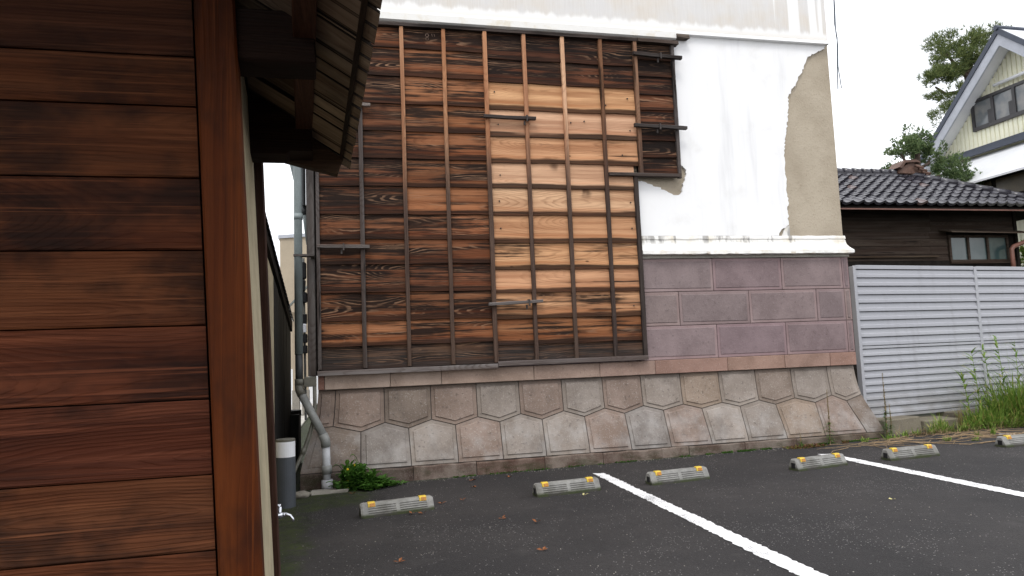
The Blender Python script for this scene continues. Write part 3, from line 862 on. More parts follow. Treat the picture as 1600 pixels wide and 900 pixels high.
DK = (.140, .063, .036); MD = (.180, .080, .043); OR = (.28, .130, .066); LT = (.52, .315, .185); PL = (.56, .375, .25); BK = (.075, .036, .022); GY = (.10, .063, .046)
def cc(c, a, j=.08):
    k = R(1 - j, 1 + j); return (c[0] * k, c[1] * k * R(.97, 1.03), c[2] * k * R(.97, 1.03), a)
zl = [4.70, 4.47, 4.16, 3.85, 3.55, 3.25, 2.947, 2.65, 2.382, 2.12, 1.825, 1.53, 1.275, 1.04]
p1 = panel(-.285, 1.535, 1.03, 4.75)
L1 = [(MD, .54), (MD, .55), (MD, .57), (DK, .58), (DK, .60), (DK, .64), (DK, .64), (MD, .62), (MD, .58), (DK, .60), (MD, .58), (OR, .50), (GY, .66)]
L2 = [(MD, .52), (OR, .52), (OR, .50), (OR, .53), (OR, .54), (MD, .57), (OR, .38), (OR, .54), (MD, .56), (MD, .58), (MD, .58), (OR, .46), (GY, .58)]
for k in range(13):
    board(p1, -.28, .621, zl[k + 1], zl[k], cc(*L1[k]))
    board(p1, .624, 1.53, zl[k + 1], zl[k], cc(*L2[k]))
p2 = panel(1.545, 3.245, 1.03, 4.75)
zr_ = [4.70, 4.41, 4.141, 3.835, 3.525, 3.231, 2.948, 2.644, 2.336, 2.044, 1.79, 1.51, 1.231, 1.045]
RR = [(BK, .62), (DK, .66), (LT, .04), (PL, .06), (LT, .36), (PL, .08), (PL, .02), (LT, .02), (LT, .40), (LT, .26), (LT, .46), (OR, .50), (GY, .56)]
for k in range(13):
    x1 = 3.29 if k < 5 else 3.235
    board(p2, 1.545, x1, zr_[k + 1], zr_[k], cc(*RR[k], j=.05))
p3 = panel(3.30, 3.80, 3.13, 4.72)
zs = [4.69, 4.50, 4.30, 4.08, 3.90, 3.72, 3.53, 3.33, 3.13]
SR = [(BK, .62), (BK, .66), (DK, .64), (DK, .56), (DK, .62), (BK, .70), (BK, .64), (BK, .62)]
for k in range(8): board(p3, 3.33, 3.785, zs[k + 1], zs[k], cc(*SR[k]))
# battens
LG = (.38, .27, .20); GR = (.085, .08, .082); BR = (.14, .09, .062)
batten(p1, -.277, 1.05, 4.70, (*GR, .35), .036, mat='greybatten')
batten(p1, .170, 1.05, 4.70, (*GR, .4), .046, mat='greybatten')
batten(p1, .622, 1.05, 4.705, (.42, .25, .155, .20), .042)
batten(p1, 1.078, 1.05, 4.705, (.46, .265, .155, .20), .042)
batten(p1, 1.537, 1.05, 4.71, (.48, .27, .16, .22), .046, y0=7.447)
for x, c in ((1.984, (.50, .30, .19, .10)), (2.435, (.56, .37, .25, .06)), (2.891, (.16, .085, .05, .38))): batten(p2, x, 1.055, 4.71, c, .044)
batten(p2, 3.318, 3.125, 4.71, (.20, .12, .08, .40), .044, y0=7.449)
batten(p2, 3.243, 1.055, 3.10, (.10, .075, .06, .45), .048, y0=7.45)
batten(p3, 3.795, 3.09, 4.70, (*GR, .42), .040, y0=7.455, mat='greybatten')
# rails
rail(p1, -.30, 1.548, .988, 1.036, (.13, .125, .13, .25), y0=7.43, slope=.004)
rail(p2, 1.552, 3.262, 1.012, 1.062, (.12, .115, .12, .28), y0=7.433)
rail(p1, -.30, 3.80, 4.705, 4.752, (.06, .055, .055, .4), y0=7.44)
rail(p3, 3.35, 3.86, 4.695, 4.74, (.075, .065, .06, .4), y0=7.42, slope=-.004)
rail(p3, 2.915, 3.79, 3.10, 3.138, (.075, .07, .07, .35), y0=7.43)
# corner post
b = MB(); b.box(-.392, -.312, D0 - .06, D0 + .06, .985, 4.76, .002)
part(b, 'corner_post', M['greybatten'], color=(.10, .098, .10, .2), bevel=.008, centre=True)
b = MB(); b.box(-.312, -.3, D0 - .03, D0 + .06, .99, 4.76)
part(b, 'corner_gap', M['darkvoid'])
# latch bars with iron hooks
def latch(x0, z0, x1, z1, hook, col, th=.034):
    b = MB(); n = 5; prev = None
    for i in range(n + 1):
        t = i / n; x = x0 + (x1 - x0) * t; z = z0 + (z1 - z0) * t + R(-.002, .002)
        h = th / 2 * R(.92, 1.06)
        row = [(x, 7.405, z - h), (x, 7.40, z + h * .6), (x, 7.408, z + h), (x, 7.449, z + h), (x, 7.449, z - h)]
        if prev:
            for r_ in range(5): b.face([prev[r_], prev[(r_ + 1) % 5], row[(r_ + 1) % 5], row[r_]])
        else: b.face(row)
        prev = row
    b.face(prev)
    lb = part(b, 'latch_bar', M['bar'], color=col)
    h = MB(); hx = x0 + (x1 - x0) * hook; hz = z0 + (z1 - z0) * hook
    h.box(hx - .008, hx + .008, 7.392, 7.47, hz + .018, hz + .026)
    h.box(hx - .008, hx + .008, 7.388, 7.396, hz - .045, hz + .026)
    h.box(hx - .03, hx - .012, 7.43, 7.445, hz - .075, hz - .03)
    h.build('iron_hook', M['iron'], lb)
latch(1.49, 3.728, 2.075, 3.722, .82, (.075, .072, .075, .3), .036)
latch(1.47, 1.668, 2.065, 1.692, .74, (.16, .155, .16, .15), .032)
latch(3.275, 4.545, 3.885, 4.522, .55, (.07, .068, .07, .35), .04)
latch(3.245, 3.690, 3.895, 3.676, .47, (.07, .068, .07, .3), .038)
latch(-.285, 2.302, .238, 2.294, .5, (.15, .15, .155, .12), .034)
latch(.02, 3.806, .275, 3.802, .5, (.30, .30, .31, .1), .028)
# nail heads in the pale boards: real dots, far too small to pick apart
b = MB()
for (x, z) in [(1.63, 4.03), (1.66, 3.66), (2.50, 3.71), (2.66, 3.73), (2.93, 3.93), (3.2, 4.02), (3.21, 3.64), (1.64, 2.80), (1.645, 2.50), (3.17, 2.80), (3.17, 2.5), (1.66, 3.09), (3.1, 3.35), (2.0, 3.1), (3.14, 1.62)]:
    b.box(x - .006, x + .006, 7.474, 7.49, z - .006, z + .006)
tag(part(b, 'nail_heads', M['iron']), kind='stuff')

# faint chalk marks on the top board
b = MB()
M['chalk'] = plain('old_chalk', (.20, .14, .11, 1), .9, .1, .4, 60)
ring = [(.901 + .018 * math.cos(a * math.pi / 6), 7.472, 4.628 + .016 * math.sin(a * math.pi / 6)) for a in range(13)]
b.tube(ring, .0035, 4); b.tube([(.888, 7.474, 4.602), (.888, 7.476, 4.575), (.914, 7.476, 4.575), (.914, 7.474, 4.602), (.888, 7.474, 4.602)], .003, 4)
for x in (.955, .982): b.tube([(x - .004, 7.472, 4.645), (x + .004, 7.473, 4.618)], .003, 4)
part(b, 'chalk_mark', M['chalk'])

# ------------------------------------------------------------------ gatehouse on the near left (leans a little)
O = Vector((-.194, 1.95, 0)); EX = Vector((1, 0, 0)); EY = Vector((-.058, .9966, -.058)); EZ = Vector((-.041, 0, 1))
def loc(p): return O + EX * p[0] + EY * p[1] + EZ * p[2]
GH = thing('gatehouse', (-.194, 1.95, 0), 'dark brown timber gatehouse wall with low boarded eaves, close by', 'building')
def gp(b, name, mat, col=None, **k):
    b.map(loc); return b.build(name, mat, GH, color=col, **k)
b = MB(); b.box(-2.3, -.102, .06, .1, -.2, 2.4)
gp(b, 'backing_wall', M['darkvoid'])
wr = [2.36, 2.14, 1.955, 1.818, 1.625, 1.434, 1.238, 1.048, .858, .67, .48, .29, .1, -.12]
SB = [(0.0438, 0.0172, 0.0097), (0.0627, 0.0241, 0.0121), (0.1088, 0.0401, 0.0163), (0.116, 0.0424, 0.0169), (0.1136, 0.0389, 0.0163), (0.1231, 0.0458, 0.0193), (0.1065, 0.0343, 0.0163), (0.1007, 0.0332, 0.0175), (0.1231, 0.047, 0.0212), (0.1065, 0.0367, 0.0163), (0.1007, 0.0377, 0.0169), (0.1007, 0.0377, 0.0169), (0.1007, 0.0377, 0.0169)]  # top two boards darker: eave shade put into the wood colour
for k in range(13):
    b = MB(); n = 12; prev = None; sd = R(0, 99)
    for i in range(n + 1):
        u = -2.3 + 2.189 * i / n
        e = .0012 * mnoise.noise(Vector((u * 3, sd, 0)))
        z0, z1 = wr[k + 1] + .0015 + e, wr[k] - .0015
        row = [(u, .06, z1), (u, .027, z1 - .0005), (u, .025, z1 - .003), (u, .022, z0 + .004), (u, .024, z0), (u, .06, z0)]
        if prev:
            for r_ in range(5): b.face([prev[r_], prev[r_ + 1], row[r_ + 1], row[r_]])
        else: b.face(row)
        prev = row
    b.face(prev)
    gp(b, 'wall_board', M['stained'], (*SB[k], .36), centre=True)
b = MB(); b.box(-.104, 0, 0, .10, -.2, 2.12)
gp(b, 'corner_post', M['stained_post'], (.100, .026, .0048, .34), bevel=.006, centre=True)
b = MB(); b.box(-.10, -.018, .10, .95, -.3, 2.3)
gp(b, 'plaster_return', M['cream'])
b = MB(); b.box(-.12, -.012, .102, 1.03, 2.16, 2.32)
gp(b, 'wall_plate', M['darkvoid'])
b = MB(); b.box(-2.3, -.10, .96, 1.0, -.3, 2.4)
gp(b, 'rear_wall', M['cream'])
b = MB(); b.box(-.10, 0.004, .945, 1.03, -.3, 2.2)
b.v = [(p[0] + (.012 * (p[2] - .5) / 1.5 if p[0] > 0 else 0), p[1], p[2]) for p in b.v]
gp(b, 'rear_post', M['stained_post'], (.05, .026, .020, .35), bevel=.004, centre=True)
# bracket beams, purlin, barge board
b = MB(); b.box(-.02, .205, .02, .13, 1.952, 2.10)
gp(b, 'bracket_beam', M['stained'], (.022, .011, .007, .5), bevel=.004)
b = MB(); b.prism([(-.05, 1.945), (.107, 1.945), (.121, 1.958), (.203, 1.958), (.205, 2.04), (-.06, 2.215)], lambda p: (p[0], .75, p[1]), lambda p: (p[0], .86, p[1]))
gp(b, 'bracket_beam', M['stained'], (.022, .011, .007, .5))
b = MB(); b.box(.146, .207, -1.2, .75, 2.04, 2.17)
b.v = [(p[0], p[1], p[2] + (-.045 if p[1] < 0 else 0)) for p in b.v]
gp(b, 'purlin', M['stained_post'], (.075, .034, .019, .3), bevel=.003)
b = MB(); b.prism([(.10, 1.957), (.296, 1.906), (.318, 1.968), (.205, 2.052), (.10, 2.11)], lambda p: (p[0], .862, p[1]), lambda p: (p[0], .90, p[1]))
gp(b, 'barge_board', M['stained'], (.06, .038, .024, .4), centre=True)
# soffit boards (run down the slope), eave batten, shingles
SLO = -.645
def sw(u): return 2.036 + SLO * (u - .217)
v = -1.2; k = 0
while v < .86:
    wd = [.16, .19, .15, .21, .17, .24, .14, .18][k % 8]; v1 = min(.862, v + wd)
    b = MB(); h = (.0, .007)[k % 2]
    b.prism([(-1.22, sw(-1.22)), (.312, sw(.312)), (.312, sw(.312) + .014), (-1.22, sw(-1.22) + .014)], lambda p: (p[0], v + .005, p[1] + h), lambda p: (p[0], v1 - .004, p[1] + h + R(-.003, .003)))
    c = [(.185, .146, .108), (.138, .108, .081), (.205, .160, .118), (.152, .120, .09)][k % 4]
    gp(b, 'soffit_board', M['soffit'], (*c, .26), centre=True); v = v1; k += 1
b = MB(); b.prism([(.306, sw(.306) - .006), (.319, sw(.319) - .006), (.319, sw(.319) + .0), (.306, sw(.306))], lambda p: (p[0], -1.2, p[1]), lambda p: (p[0], .88, p[1]))
gp(b, 'eave_batten', M['stained'], (.05, .035, .026, .4))
v = -1.2; k = 0
while v < .93:
    wd = R(.075, .095); b = MB(); l = .350 + R(-.002, .002); h = R(.004, .007); tl = R(.001, .003)
    b.prism([(.20, sw(.20)), (l, sw(l)), (l, sw(l) + .007), (.20, sw(.20) + .007)], lambda p: (p[0], v, p[1] + h), lambda p: (p[0], v + wd - .016, p[1] + h - tl))
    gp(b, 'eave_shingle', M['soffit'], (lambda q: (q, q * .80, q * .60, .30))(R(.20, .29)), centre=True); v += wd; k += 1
b = MB()
b.prism([(-1.2, sw(-1.2) + .03), (.345, sw(.345) + .03), (.352, sw(.352) + .05), (-1.2, sw(-1.2) + .09), (-2.7, sw(-1.2) - .9), (-2.7, sw(-1.2) - .96)], lambda p: (p[0], -1.22, p[1]), lambda p: (p[0], .93, p[1]))
gp(b, 'roof_cover', M['darkvoid'])
# ---- the tap on its rear post
TP = thing('water_tap', loc((.0, 1.05, .60)), 'small chrome water tap on the gatehouse rear post', 'tap')
to = Vector(TP.location)
b = MB(); b.tube([to + Vector((-.02, 0, 0)), to + Vector((.02, 0, 0))], .011, 10); b.tube([to + Vector((.008, 0, -.012)), to + Vector((.008, 0, .032))], .009, 10)
b.build('tap_body', M['chrome'], TP, smooth=True)
b = MB(); b.tube([to + Vector((.015, 0, 0)), to + Vector((.033, 0, .002)), to + Vector((.048, 0, -.004)), to + Vector((.058, 0, -.018)), to + Vector((.061, 0, -.028))], [.006, .006, .0055, .005, .005], 10)
b.tube([to + Vector((.022, 0, .0)), to + Vector((.028, 0, .001))], .0085, 10)
b.build('spout', M['chrome'], TP, smooth=True)
b = MB(); b.tube([to + Vector((.008, -.018, .036)), to + Vector((.008, .018, .036))], .004, 8); b.tube([to + Vector((.008, 0, .03)), to + Vector((.008, 0, .042))], .006, 8)
b.build('handle', M['chrome'], TP, smooth=True)

# ------------------------------------------------------------------ garden wall with tiled coping behind the gatehouse
GW = thing('garden_wall', (-.75, 7.0, gz(-.75)), 'cream plaster wall with sloping dark tile coping, ending in burnt boards', 'wall')
b = MB(); b.prism([(4.2, -.12), (7.1, -.12), (7.1, 1.955), (4.2, 2.62)], lambda p: (-.68, p[0], p[1]), lambda p: (-.80, p[0], p[1]))
b.build('plaster_panel', M['cream'], GW)
y = 7.1
while y < 9.0:
    b = MB(); y1 = y + .2; zt = lambda q: 1.955 - .23 * (q - 7.1)
    b.prism([(y + .004, -.12), (y1 - .004, -.12), (y1 - .004, zt(y1)), (y + .004, zt(y))], lambda p: (-.676 + R(-.003, .003), p[0], p[1]), lambda p: (-.80, p[0], p[1]))
    b.build('burnt_board', M['burntboard'], GW); y = y1
cz = lambda q: 2.67 - .238 * (q - 4.9)
b = MB(); b.prism([(4.2, cz(4.2) - .16), (9.1, cz(9.1) - .16), (9.1, cz(9.1) - .04), (4.2, cz(4.2) - .04)], lambda p: (-.655, p[0], p[1]), lambda p: (-.86, p[0], p[1]))
b.build('coping_board', M['darkvoid'], GW)
y = 4.4
while y < 9.05:
    b = MB(); c = Vector((-.76, y, cz(y) - .02))
    prev = None
    for s_ in range(7):
        a = s_ / 6 * math.pi; xx = c.x - .125 * math.cos(a); zz = c.z - .02 + .055 * math.sin(a)
        row = [(xx, y, zz), (xx, y + .128, zz - .02), (xx, y + .128, zz - .045), (xx, y, zz - .022)]
        if prev:
            for r_ in range(4): b.face([prev[r_], prev[(r_ + 1) % 4], row[(r_ + 1) % 4], row[r_]])
        prev = row
    b.build('coping_tile', M['tile'], GW); y += .12

# ------------------------------------------------------------------ bollard light
BL = thing('bollard_light', (-.541, 6.577, gz(-.541)), 'grey round bollard light with a white glowless top', 'bollard light')
BL['label'] = 'short round anthracite bollard lamp with opal white top'
bz = gz(-.541); bc_ = (-.541, 6.577)
def cyl(r, z0, z1): q = MB(); q.tube([(bc_[0], bc_[1], z0), (bc_[0], bc_[1], z1)], r, 28); return q
cyl(.082, bz - .02, .325).build('base', M['anthracite'], BL, bevel=.003)
cyl(.081, .325, .455).build('diffuser', M['opal'], BL)
cyl(.083, .455, .476).build('cap', M['olive'], BL, bevel=.004)

# ------------------------------------------------------------------ pipes at the corner
def P7(px): return px
PI_ = thing('drainpipe', (-.2, 7.25, gz(-.2)), 'blue-grey drainpipe with a slanting elbow down to the moss', 'drainpipe')
yp = 7.36
b = MB(); b.tube([(-.455, yp, 4.9), (-.470, yp, 1.21)], .040, 16); b.build('upper_pipe', M['pvc_blue'], PI_, smooth=True)
b = MB(); b.tube([(-.470, yp, 1.25), (-.470, yp, .88)], .037, 16); b.build('lower_stub', M['darkpipe'], PI_, smooth=True)
b = MB(); b.tube([(-.462, yp, 2.62), (-.463, yp, 2.56)], .044, 16); b.build('coupling', M['pvc_blue'], PI_, smooth=True)
b = MB(); b.tube([(-.468, yp, .97), (-.468, yp, .91)], .045, 16); b.build('coupling', M['olive'], PI_, smooth=True)
b = MB(); b.tube([(-.472, yp, .93), (-.469, yp, .865), (-.445, yp - .015, .81)], .043, 16); b.build('upper_elbow', M['olive'], PI_, smooth=True)
b = MB(); b.tube([(-.455, yp - .005, .83), (-.242, 7.24, .415)], .040, 16); b.build('slant_pipe', M['pvc'], PI_, smooth=True)
b = MB(); b.tube([(-.250, 7.243, .43), (-.226, 7.235, .372), (-.222, 7.235, .31)], .046, 16); b.build('lower_elbow', M['pvc'], PI_, smooth=True)
b = MB(); b.tube([(-.222, 7.235, .34), (-.215, 7.23, -.05)], .038, 16); b.build('foot_pipe', M['pvc_white'], PI_, smooth=True)
b = MB(); b.tube([(-.217, 7.232, .135), (-.216, 7.23, .055)], .048, 16); b.build('coupling', M['pvc'], PI_, smooth=True)
b = MB(); b.tube([(-.215, 7.23, .0), (-.214, 7.23, gz(-.2) - .02)], .053, 16); b.build('coupling', M['pvc_white'], PI_, smooth=True)
b = MB(); b.box(-.51, -.31, yp - .046, yp + .05, 2.185, 2.205); b.box(-.35, -.31, yp, D0, 2.183, 2.203); b.build('bracket', M['iron'], PI_)
b = MB(); b.box(-.51, -.31, yp - .046, yp + .05, 3.19, 3.21); b.build('bracket', M['iron'], PI_)
b = MB(); b.box(-.425, -.312, 7.33, 7.5, .89, .985); b.build('collector_box', M['olive'], PI_, bevel=.004)

SL = thing('slanting_pipe', (-.45, 7.6, 3.0), 'slim grey pipe slanting behind the upright drainpipe', 'pipe')
b = MB(); b.tube([(-.70, 7.6, 3.9), (-.555, 7.6, 3.33), (-.40, 7.62, 2.62), (-.37, 7.62, 2.35)], .032, 12); b.build('pipe_run', M['pvc_blue'], SL, smooth=True)
b = MB(); b.tube([(-.425, 7.618, 2.75), (-.405, 7.62, 2.66)], .037, 12); b.build('coupling', M['darkpipe'], SL, smooth=True)

CN = thing('waste_pipe', (-.4, 7.4, .4), 'thin olive hose curving down from the box behind the drainpipe', 'pipe')
b = MB(); b.tube([(-.325, 7.35, .90), (-.325, 7.35, .72), (-.335, 7.33, .58), (-.38, 7.28, .42), (-.43, 7.25, .28), (-.50, 7.2, .14), (-.56, 7.15, .0), (-.6, 7.1, -.11)], .019, 10); b.build('hose', M['olive'], CN, smooth=True)
b = MB(); b.tube([(-.42, 7.255, .31), (-.445, 7.243, .25)], .024, 10); b.build('coupling', M['olive'], CN, smooth=True)

EL = thing('electric_conduit', (-.43, 7.55, 1.5), 'dark conduits and meter boxes along the storehouse corner', 'conduit')
b = MB(); b.tube([(-.415, 7.56, 4.9), (-.42, 7.56, 2.75)], .022, 8); b.build('conduit', M['darkpipe'], EL)
b = MB(); b.tube([(-.43, 7.58, 2.2), (-.425, 7.58, .55)], .012, 8); b.build('conduit', M['pvc'], EL)
for z0, z1, x0 in ((1.98, 2.15, -.43), (1.86, 1.97, -.44), (1.74, 1.84, -.425), (1.52, 1.62, -.43), (1.33, 1.42, -.425), (1.22, 1.30, -.43)):
    b = MB(); b.box(x0 - .018, x0 + .03, 7.50, 7.58, z0, z1, .006); b.build('fitting', M['black'], EL, bevel=.006)
b = MB(); b.box(-.445, -.405, 7.49, 7.55, 1.43, 1.52); b.build('meter_cover', M['opal'], EL, bevel=.01)

# round stone and rubble at the foot of the corner
ST = MB(); 
for i in range(9):
    for j in range(14):
        pass
def rock(name, c, r, mat, label, cat, col=(1, 1, 1, 1)):
    bm = bmesh.new(); bmesh.ops.create_icosphere(bm, subdivisions=3, radius=1)
    for v_ in bm.verts:
        d = 1 + .22 * mnoise.noise(v_.co * 1.6 + Vector((c[0] * 3, c[1], 0)))
        v_.co = Vector((v_.co.x * r[0], v_.co.y * r[1], v_.co.z * r[2])) * d
    me = bpy.data.meshes.new(name); bm.to_mesh(me); bm.free(); me.materials.append(mat)
    for p in me.polygons: p.use_smooth = True
    o = bpy.data.objects.new(name, me); COL.objects.link(o); o.location = c; o.color = col
    return tag(o, label, cat)
rock('flat_stone', (-.44, 6.95, gz(-.44) + .025), (.085, .07, .035), M['concrete'], 'flat rounded stone lying behind the bollard lamp', 'stone', (.8, .78, .74, 1))
SLB = MB(); SLB.box(-.36, -.02, 7.02, 7.16, gz(-.2) - .03, gz(-.2) + .022, .012)
tag(SLB.build('concrete_slab', M['concrete'], loc=(-.2, 7.08, gz(-.2))), 'narrow pale concrete slab under the foot of the drainpipe', 'slab')
TB = MB(); TB.box(-.80, -.58, 8.9, 9.3, gz(-.7), .52, .01); TB.tube([(-.69, 9.1, .5), (-.69, 9.1, .56)], .13, 16)
tag(TB.build('black_bin', M['black'], loc=(-.7, 9.1, gz(-.7))), 'black bin standing in the dark alley behind the bollard lamp', 'bin')

# ------------------------------------------------------------------ wheel stops
def make_stop():
    r = thing('wheel_stop', (0, 0, 0), 'x', 'wheel stop', 'concrete wheel stops')
    b = MB()
    def sec(groove):
        pts = [(-.075, -.05), (-.072, .02)]
        a, c = Vector((-.072, .02)), Vector((-.030, .098))
        if groove:
            d = (c - a); nrm = Vector((d.y, -d.x)).normalized()
            for k in range(4):
                t0 = .10 + k * .2
                for t, e in ((t0, 0), (t0 + .02, 1), (t0 + .08, 1), (t0 + .10, 0)):
                    q = a + d * t - (nrm if nrm.x > 0 else -nrm) * (-.007 if e else 0)
                    pts.append((q.x, q.y))
        else:
            d = c - a
            for k in range(4):
                for t in (.1, .12, .18, .2):
                    q = a + d * (t + k * .2); pts.append((q.x, q.y))
        return pts + [(-.024, .103), (.03, .103), (.037, .098), (.072, .02), (.075, -.05)]
    stn = [(-.29, 0, .90), (-.275, 0, 1), (-.235, 0, 1), (-.232, 1, 1), (-.018, 1, 1), (-.015, 0, 1), (.015, 0, 1), (.018, 1, 1), (.232, 1, 1), (.235, 0, 1), (.275, 0, 1), (.29, 0, .90)]
    prev = None
    for k, (x, gr, sc) in enumerate(stn):
        row = [(x, p[0] * sc, p[1] * (sc if p[1] > 0 else 1)) for p in sec(gr)]
        if prev:
            for i in range(len(row) - 1): b.face([prev[i], prev[i + 1], row[i + 1], row[i]])
        if k in (0, len(stn) - 1): b.face(row)
        prev = row
    b.build('body', M['stop'], r)
    for s_ in (-1, 1):
        q = MB(); q.box(s_ * .291 - .002, s_ * .291 + .002, -.028, .022, .022, .068)
        q.build('socket', M['black'], r)  # flat black plate painted in for the shaded hole in the end
        cx = s_ * .205
        q = MB(); q.prism([(-.045, .075), (-.038, .105), (-.03, .113), (.004, .113), (.012, .103), (.012, .09), (-.034, .075)], lambda p: (cx - .029, p[0], p[1]), lambda p: (cx + .029, p[0], p[1]))
        rf = q.build('reflector', M['yellow'], r, bevel=.003)
        q = MB(); q.prism([(-.0475, .080), (-.0405, .1045), (-.038, .104), (-.044, .080)], lambda p: (cx - .015, p[0], p[1]), lambda p: (cx + .024, p[0], p[1]))
        q.build('lens', M['amber'], rf)
    return r
stops = [((.36, 5.895), (.598, .10), 'first wheel stop from the left, mossy along its front edge'),
         ((1.815, 6.015), (.55, .05), 'wheel stop lying just left of the long near parking line'),
         ((2.86, 6.035), (.55, .05), 'wheel stop lying just right of the long near parking line'),
         ((4.295, 6.03), (.55, .09), 'wheel stop touching the left end of the far white parking line'),
         ((5.345, 6.06), (.55, .02), 'wheel stop to the right of the far white line, among dry stems'),
         ((6.80, 6.15), (.55, .02), 'wheel stop cut by the right edge of the picture')]
ws = make_stop()
for k, ((x, y), (a, c), lab) in enumerate(stops):
    p = (x, y, gz(x)); rz = math.atan(c / .6) * .8
    if k == 0: ws.location = p; ws.rotation_euler = (0, -.0125, rz); ws['label'] = lab
    else:
        q = dup(ws, p, rz, lab); q.rotation_euler = (0, -.0125, rz)

# ------------------------------------------------------------------ louvred fence
F0 = Vector((6.19, 7.74, 0)); FD = Vector((3.27, .46, 0)).normalized(); FN = Vector((-FD.y, FD.x, 0))
def fl(u, d, z): return F0 + FD * u + FN * d + Vector((0, 0, z))
FE = thing('louvred_fence', fl(2, 0, .15), 'silver metal louvred fence standing on low curb blocks', 'fence')
def fbox(u0, u1, d0, d1, z0, z1, name, **k):
    b = MB(); b.box(u0, u1, d0, d1, z0, z1); b.map(lambda p: fl(p.x, p.y, p.z)); return b.build(name, M['slat'], FE, bevel=.003, **k)
posts = [0.0, 2.17, 4.34, 6.2]
bk = MB(); bk.box(0.02, 6.2, .032, .036, .2, 2.04); bk.map(lambda p: fl(p.x, p.y, p.z)); bk.build('back_sheet', M['darkpipe'], FE)
for u in posts: fbox(u, u + .05, -.04, .03, .05, 2.065, 'fence_post')
bays = [(posts[k] + .052, posts[k + 1] - .002) for k in range(3)]
TZ, BZ, MZ = 2.08, .185, 1.04
for u0, u1 in bays:
    fbox(u0, u1, -.034, .02, TZ - .05, TZ, 'top_rail')
    fbox(u0, u1, -.034, .02, MZ - .016, MZ + .016, 'middle_rail')
    fbox(u0, u1, -.034, .02, BZ - .02, BZ + .015, 'bottom_rail')
    for za, zb in ((BZ + .02, MZ - .02), (MZ + .02, TZ - .055)):
        h = (zb - za) / 9
        for i in range(9):
            z0 = za + i * h
            b = MB()
            b.prism([(-.006, z0 + .002), (-.036, z0 + .004), (-.038, z0 + .010), (-.036, z0 + h * .40), (-.022, z0 + h * .50), (-.020, z0 + h * .95), (.010, z0 + h * .99), (.014, z0 + h * .9), (-.002, z0 + h * .8), (-.002, z0 + h * .3)],
                    lambda p: (u0, p[0], p[1]), lambda p: (u1, p[0], p[1]))
            b.map(lambda p: fl(p.x, p.y, p.z)); b.build('louvre_slat', M['slat'], FE)
cu = [(0.02, .62), (.66, 1.30), (1.36, 2.0), (2.04, 2.7), (2.75, 3.5), (3.55, 4.3), (4.35, 5.2)]
for k, (u0, u1) in enumerate(cu):
    b = MB(); b.box(u0, u1, -.32 + R(-.01, .02), .10, -.12, .165 + R(-.02, .008) - (.05 if k in (1, 4) else 0), .012)
    b.map(lambda p: fl(p.x, p.y, p.z))
    o = b.build('curb_block', M['concrete'], loc=fl(u0, -.1, 0), color=(.62, .58, .5, 1), bevel=.012)
    labs = ['first curb block beside the storehouse foot under the louvred fence', 'second curb block under the louvred fence, half hidden by grass', 'third curb block under the louvred fence', 'fourth curb block under the louvred fence behind tall grass',
            'fifth curb block behind the tall grass under the fence', 'sixth curb block behind the tall grass under the fence', 'last curb block behind the tall grass under the fence']
    tag(o, labs[k], 'curb block', 'curb blocks under the fence')

# ------------------------------------------------------------------ tiled shed behind the fence
SD = thing('tiled_shed', (12.8, 14.4, 0), 'low dark timber shed with a glossy black pantile roof', 'shed')
YW = 13.4
b = MB(); b.box(8.6, 15.25, YW + .03, 15.6, 0, 4.15)
b.build('wall_core', M['darkvoid'], SD)
zc = [4.15, 3.98, 3.76, 3.52, 3.36, 3.19, 3.01, 2.86]
for k in range(7):
    segs = [(8.6, 12.9), (12.905, 15.2)] if k < 3 else [(8.6, 12.6 + .25 * (k % 2)), (12.605 + .25 * (k % 2), 13.32)]
    for x0, x1 in segs:
        b = MB(); b.prism([(YW + .02, zc[k] + .02), (YW - .0 + R(-.004, .004), zc[k + 1]), (YW + .02, zc[k + 1] - .002)], lambda p: (x0, p[0], p[1]), lambda p: (x1, p[0], p[1] + R(-.004, .004)))
        c = [(.032, .028, .024), (.034, .030, .026), (.045, .038, .032), (.055, .046, .040), (.064, .053, .045), (.062, .050, .043), (.056, .046, .040)][k]  # upper boards darker: shade under the eaves put into their colour
        b.build('wall_board', M['shedwood'], SD, color=(*c, .3), centre=True)
b = MB(); b.box(15.2, 15.28, YW - .02, YW + .1, 0, 4.0); b.build('corner_post', M['darkvoid'], SD)
b = MB(); b.box(8.6, 13.0, YW - .06, YW + .03, 2.93, 2.965); b.build('sill_strip', M['shedwood'], SD, color=(.08, .065, .05, .3))
b = MB(); b.box(8.6, 15.2, YW + .0, YW + .03, 0, 2.85); b.build('lower_wall', M['darkvoid'], SD)
# window with three frosted panes, hood above
b = MB()
for x in (13.36, 13.86, 14.40, 14.96): b.box(x - .03, x + .03, YW - .03, YW + .03, 2.86, 3.44)
b.box(13.39, 14.93, YW - .028, YW + .028, 3.38, 3.44); b.box(13.33, 15.1, YW - .05, YW + .03, 2.78, 2.87)
wf = b.build('window_frame', M['shedwood'], SD, color=(.06, .05, .043, .3))
for x0, x1 in ((13.39, 13.83), (13.89, 14.37), (14.43, 14.93)):
    b = MB(); b.box(x0, x1, YW + .0, YW + .012, 2.87, 3.38); b.build('pane', M['frosted'], wf)
b = MB(); b.prism([(YW + .02, 3.56), (YW - .34, 3.455), (YW - .34, 3.43), (YW + .02, 3.53)], lambda p: (13.12, p[0], p[1] + .02), lambda p: (15.38, p[0], p[1] - .01))
b.build('window_hood', M['shedwood'], SD, color=(.10, .085, .072, .3))
b = MB(); b.tube([(14.86, 13.2, 2.2), (14.86, 13.2, 3.08), (14.92, 13.2, 3.14), (15.35, 13.2, 3.28), (15.6, 13.2, 3.36)], .05, 12); b.build('downpipe', M['copper'], SD, smooth=True)
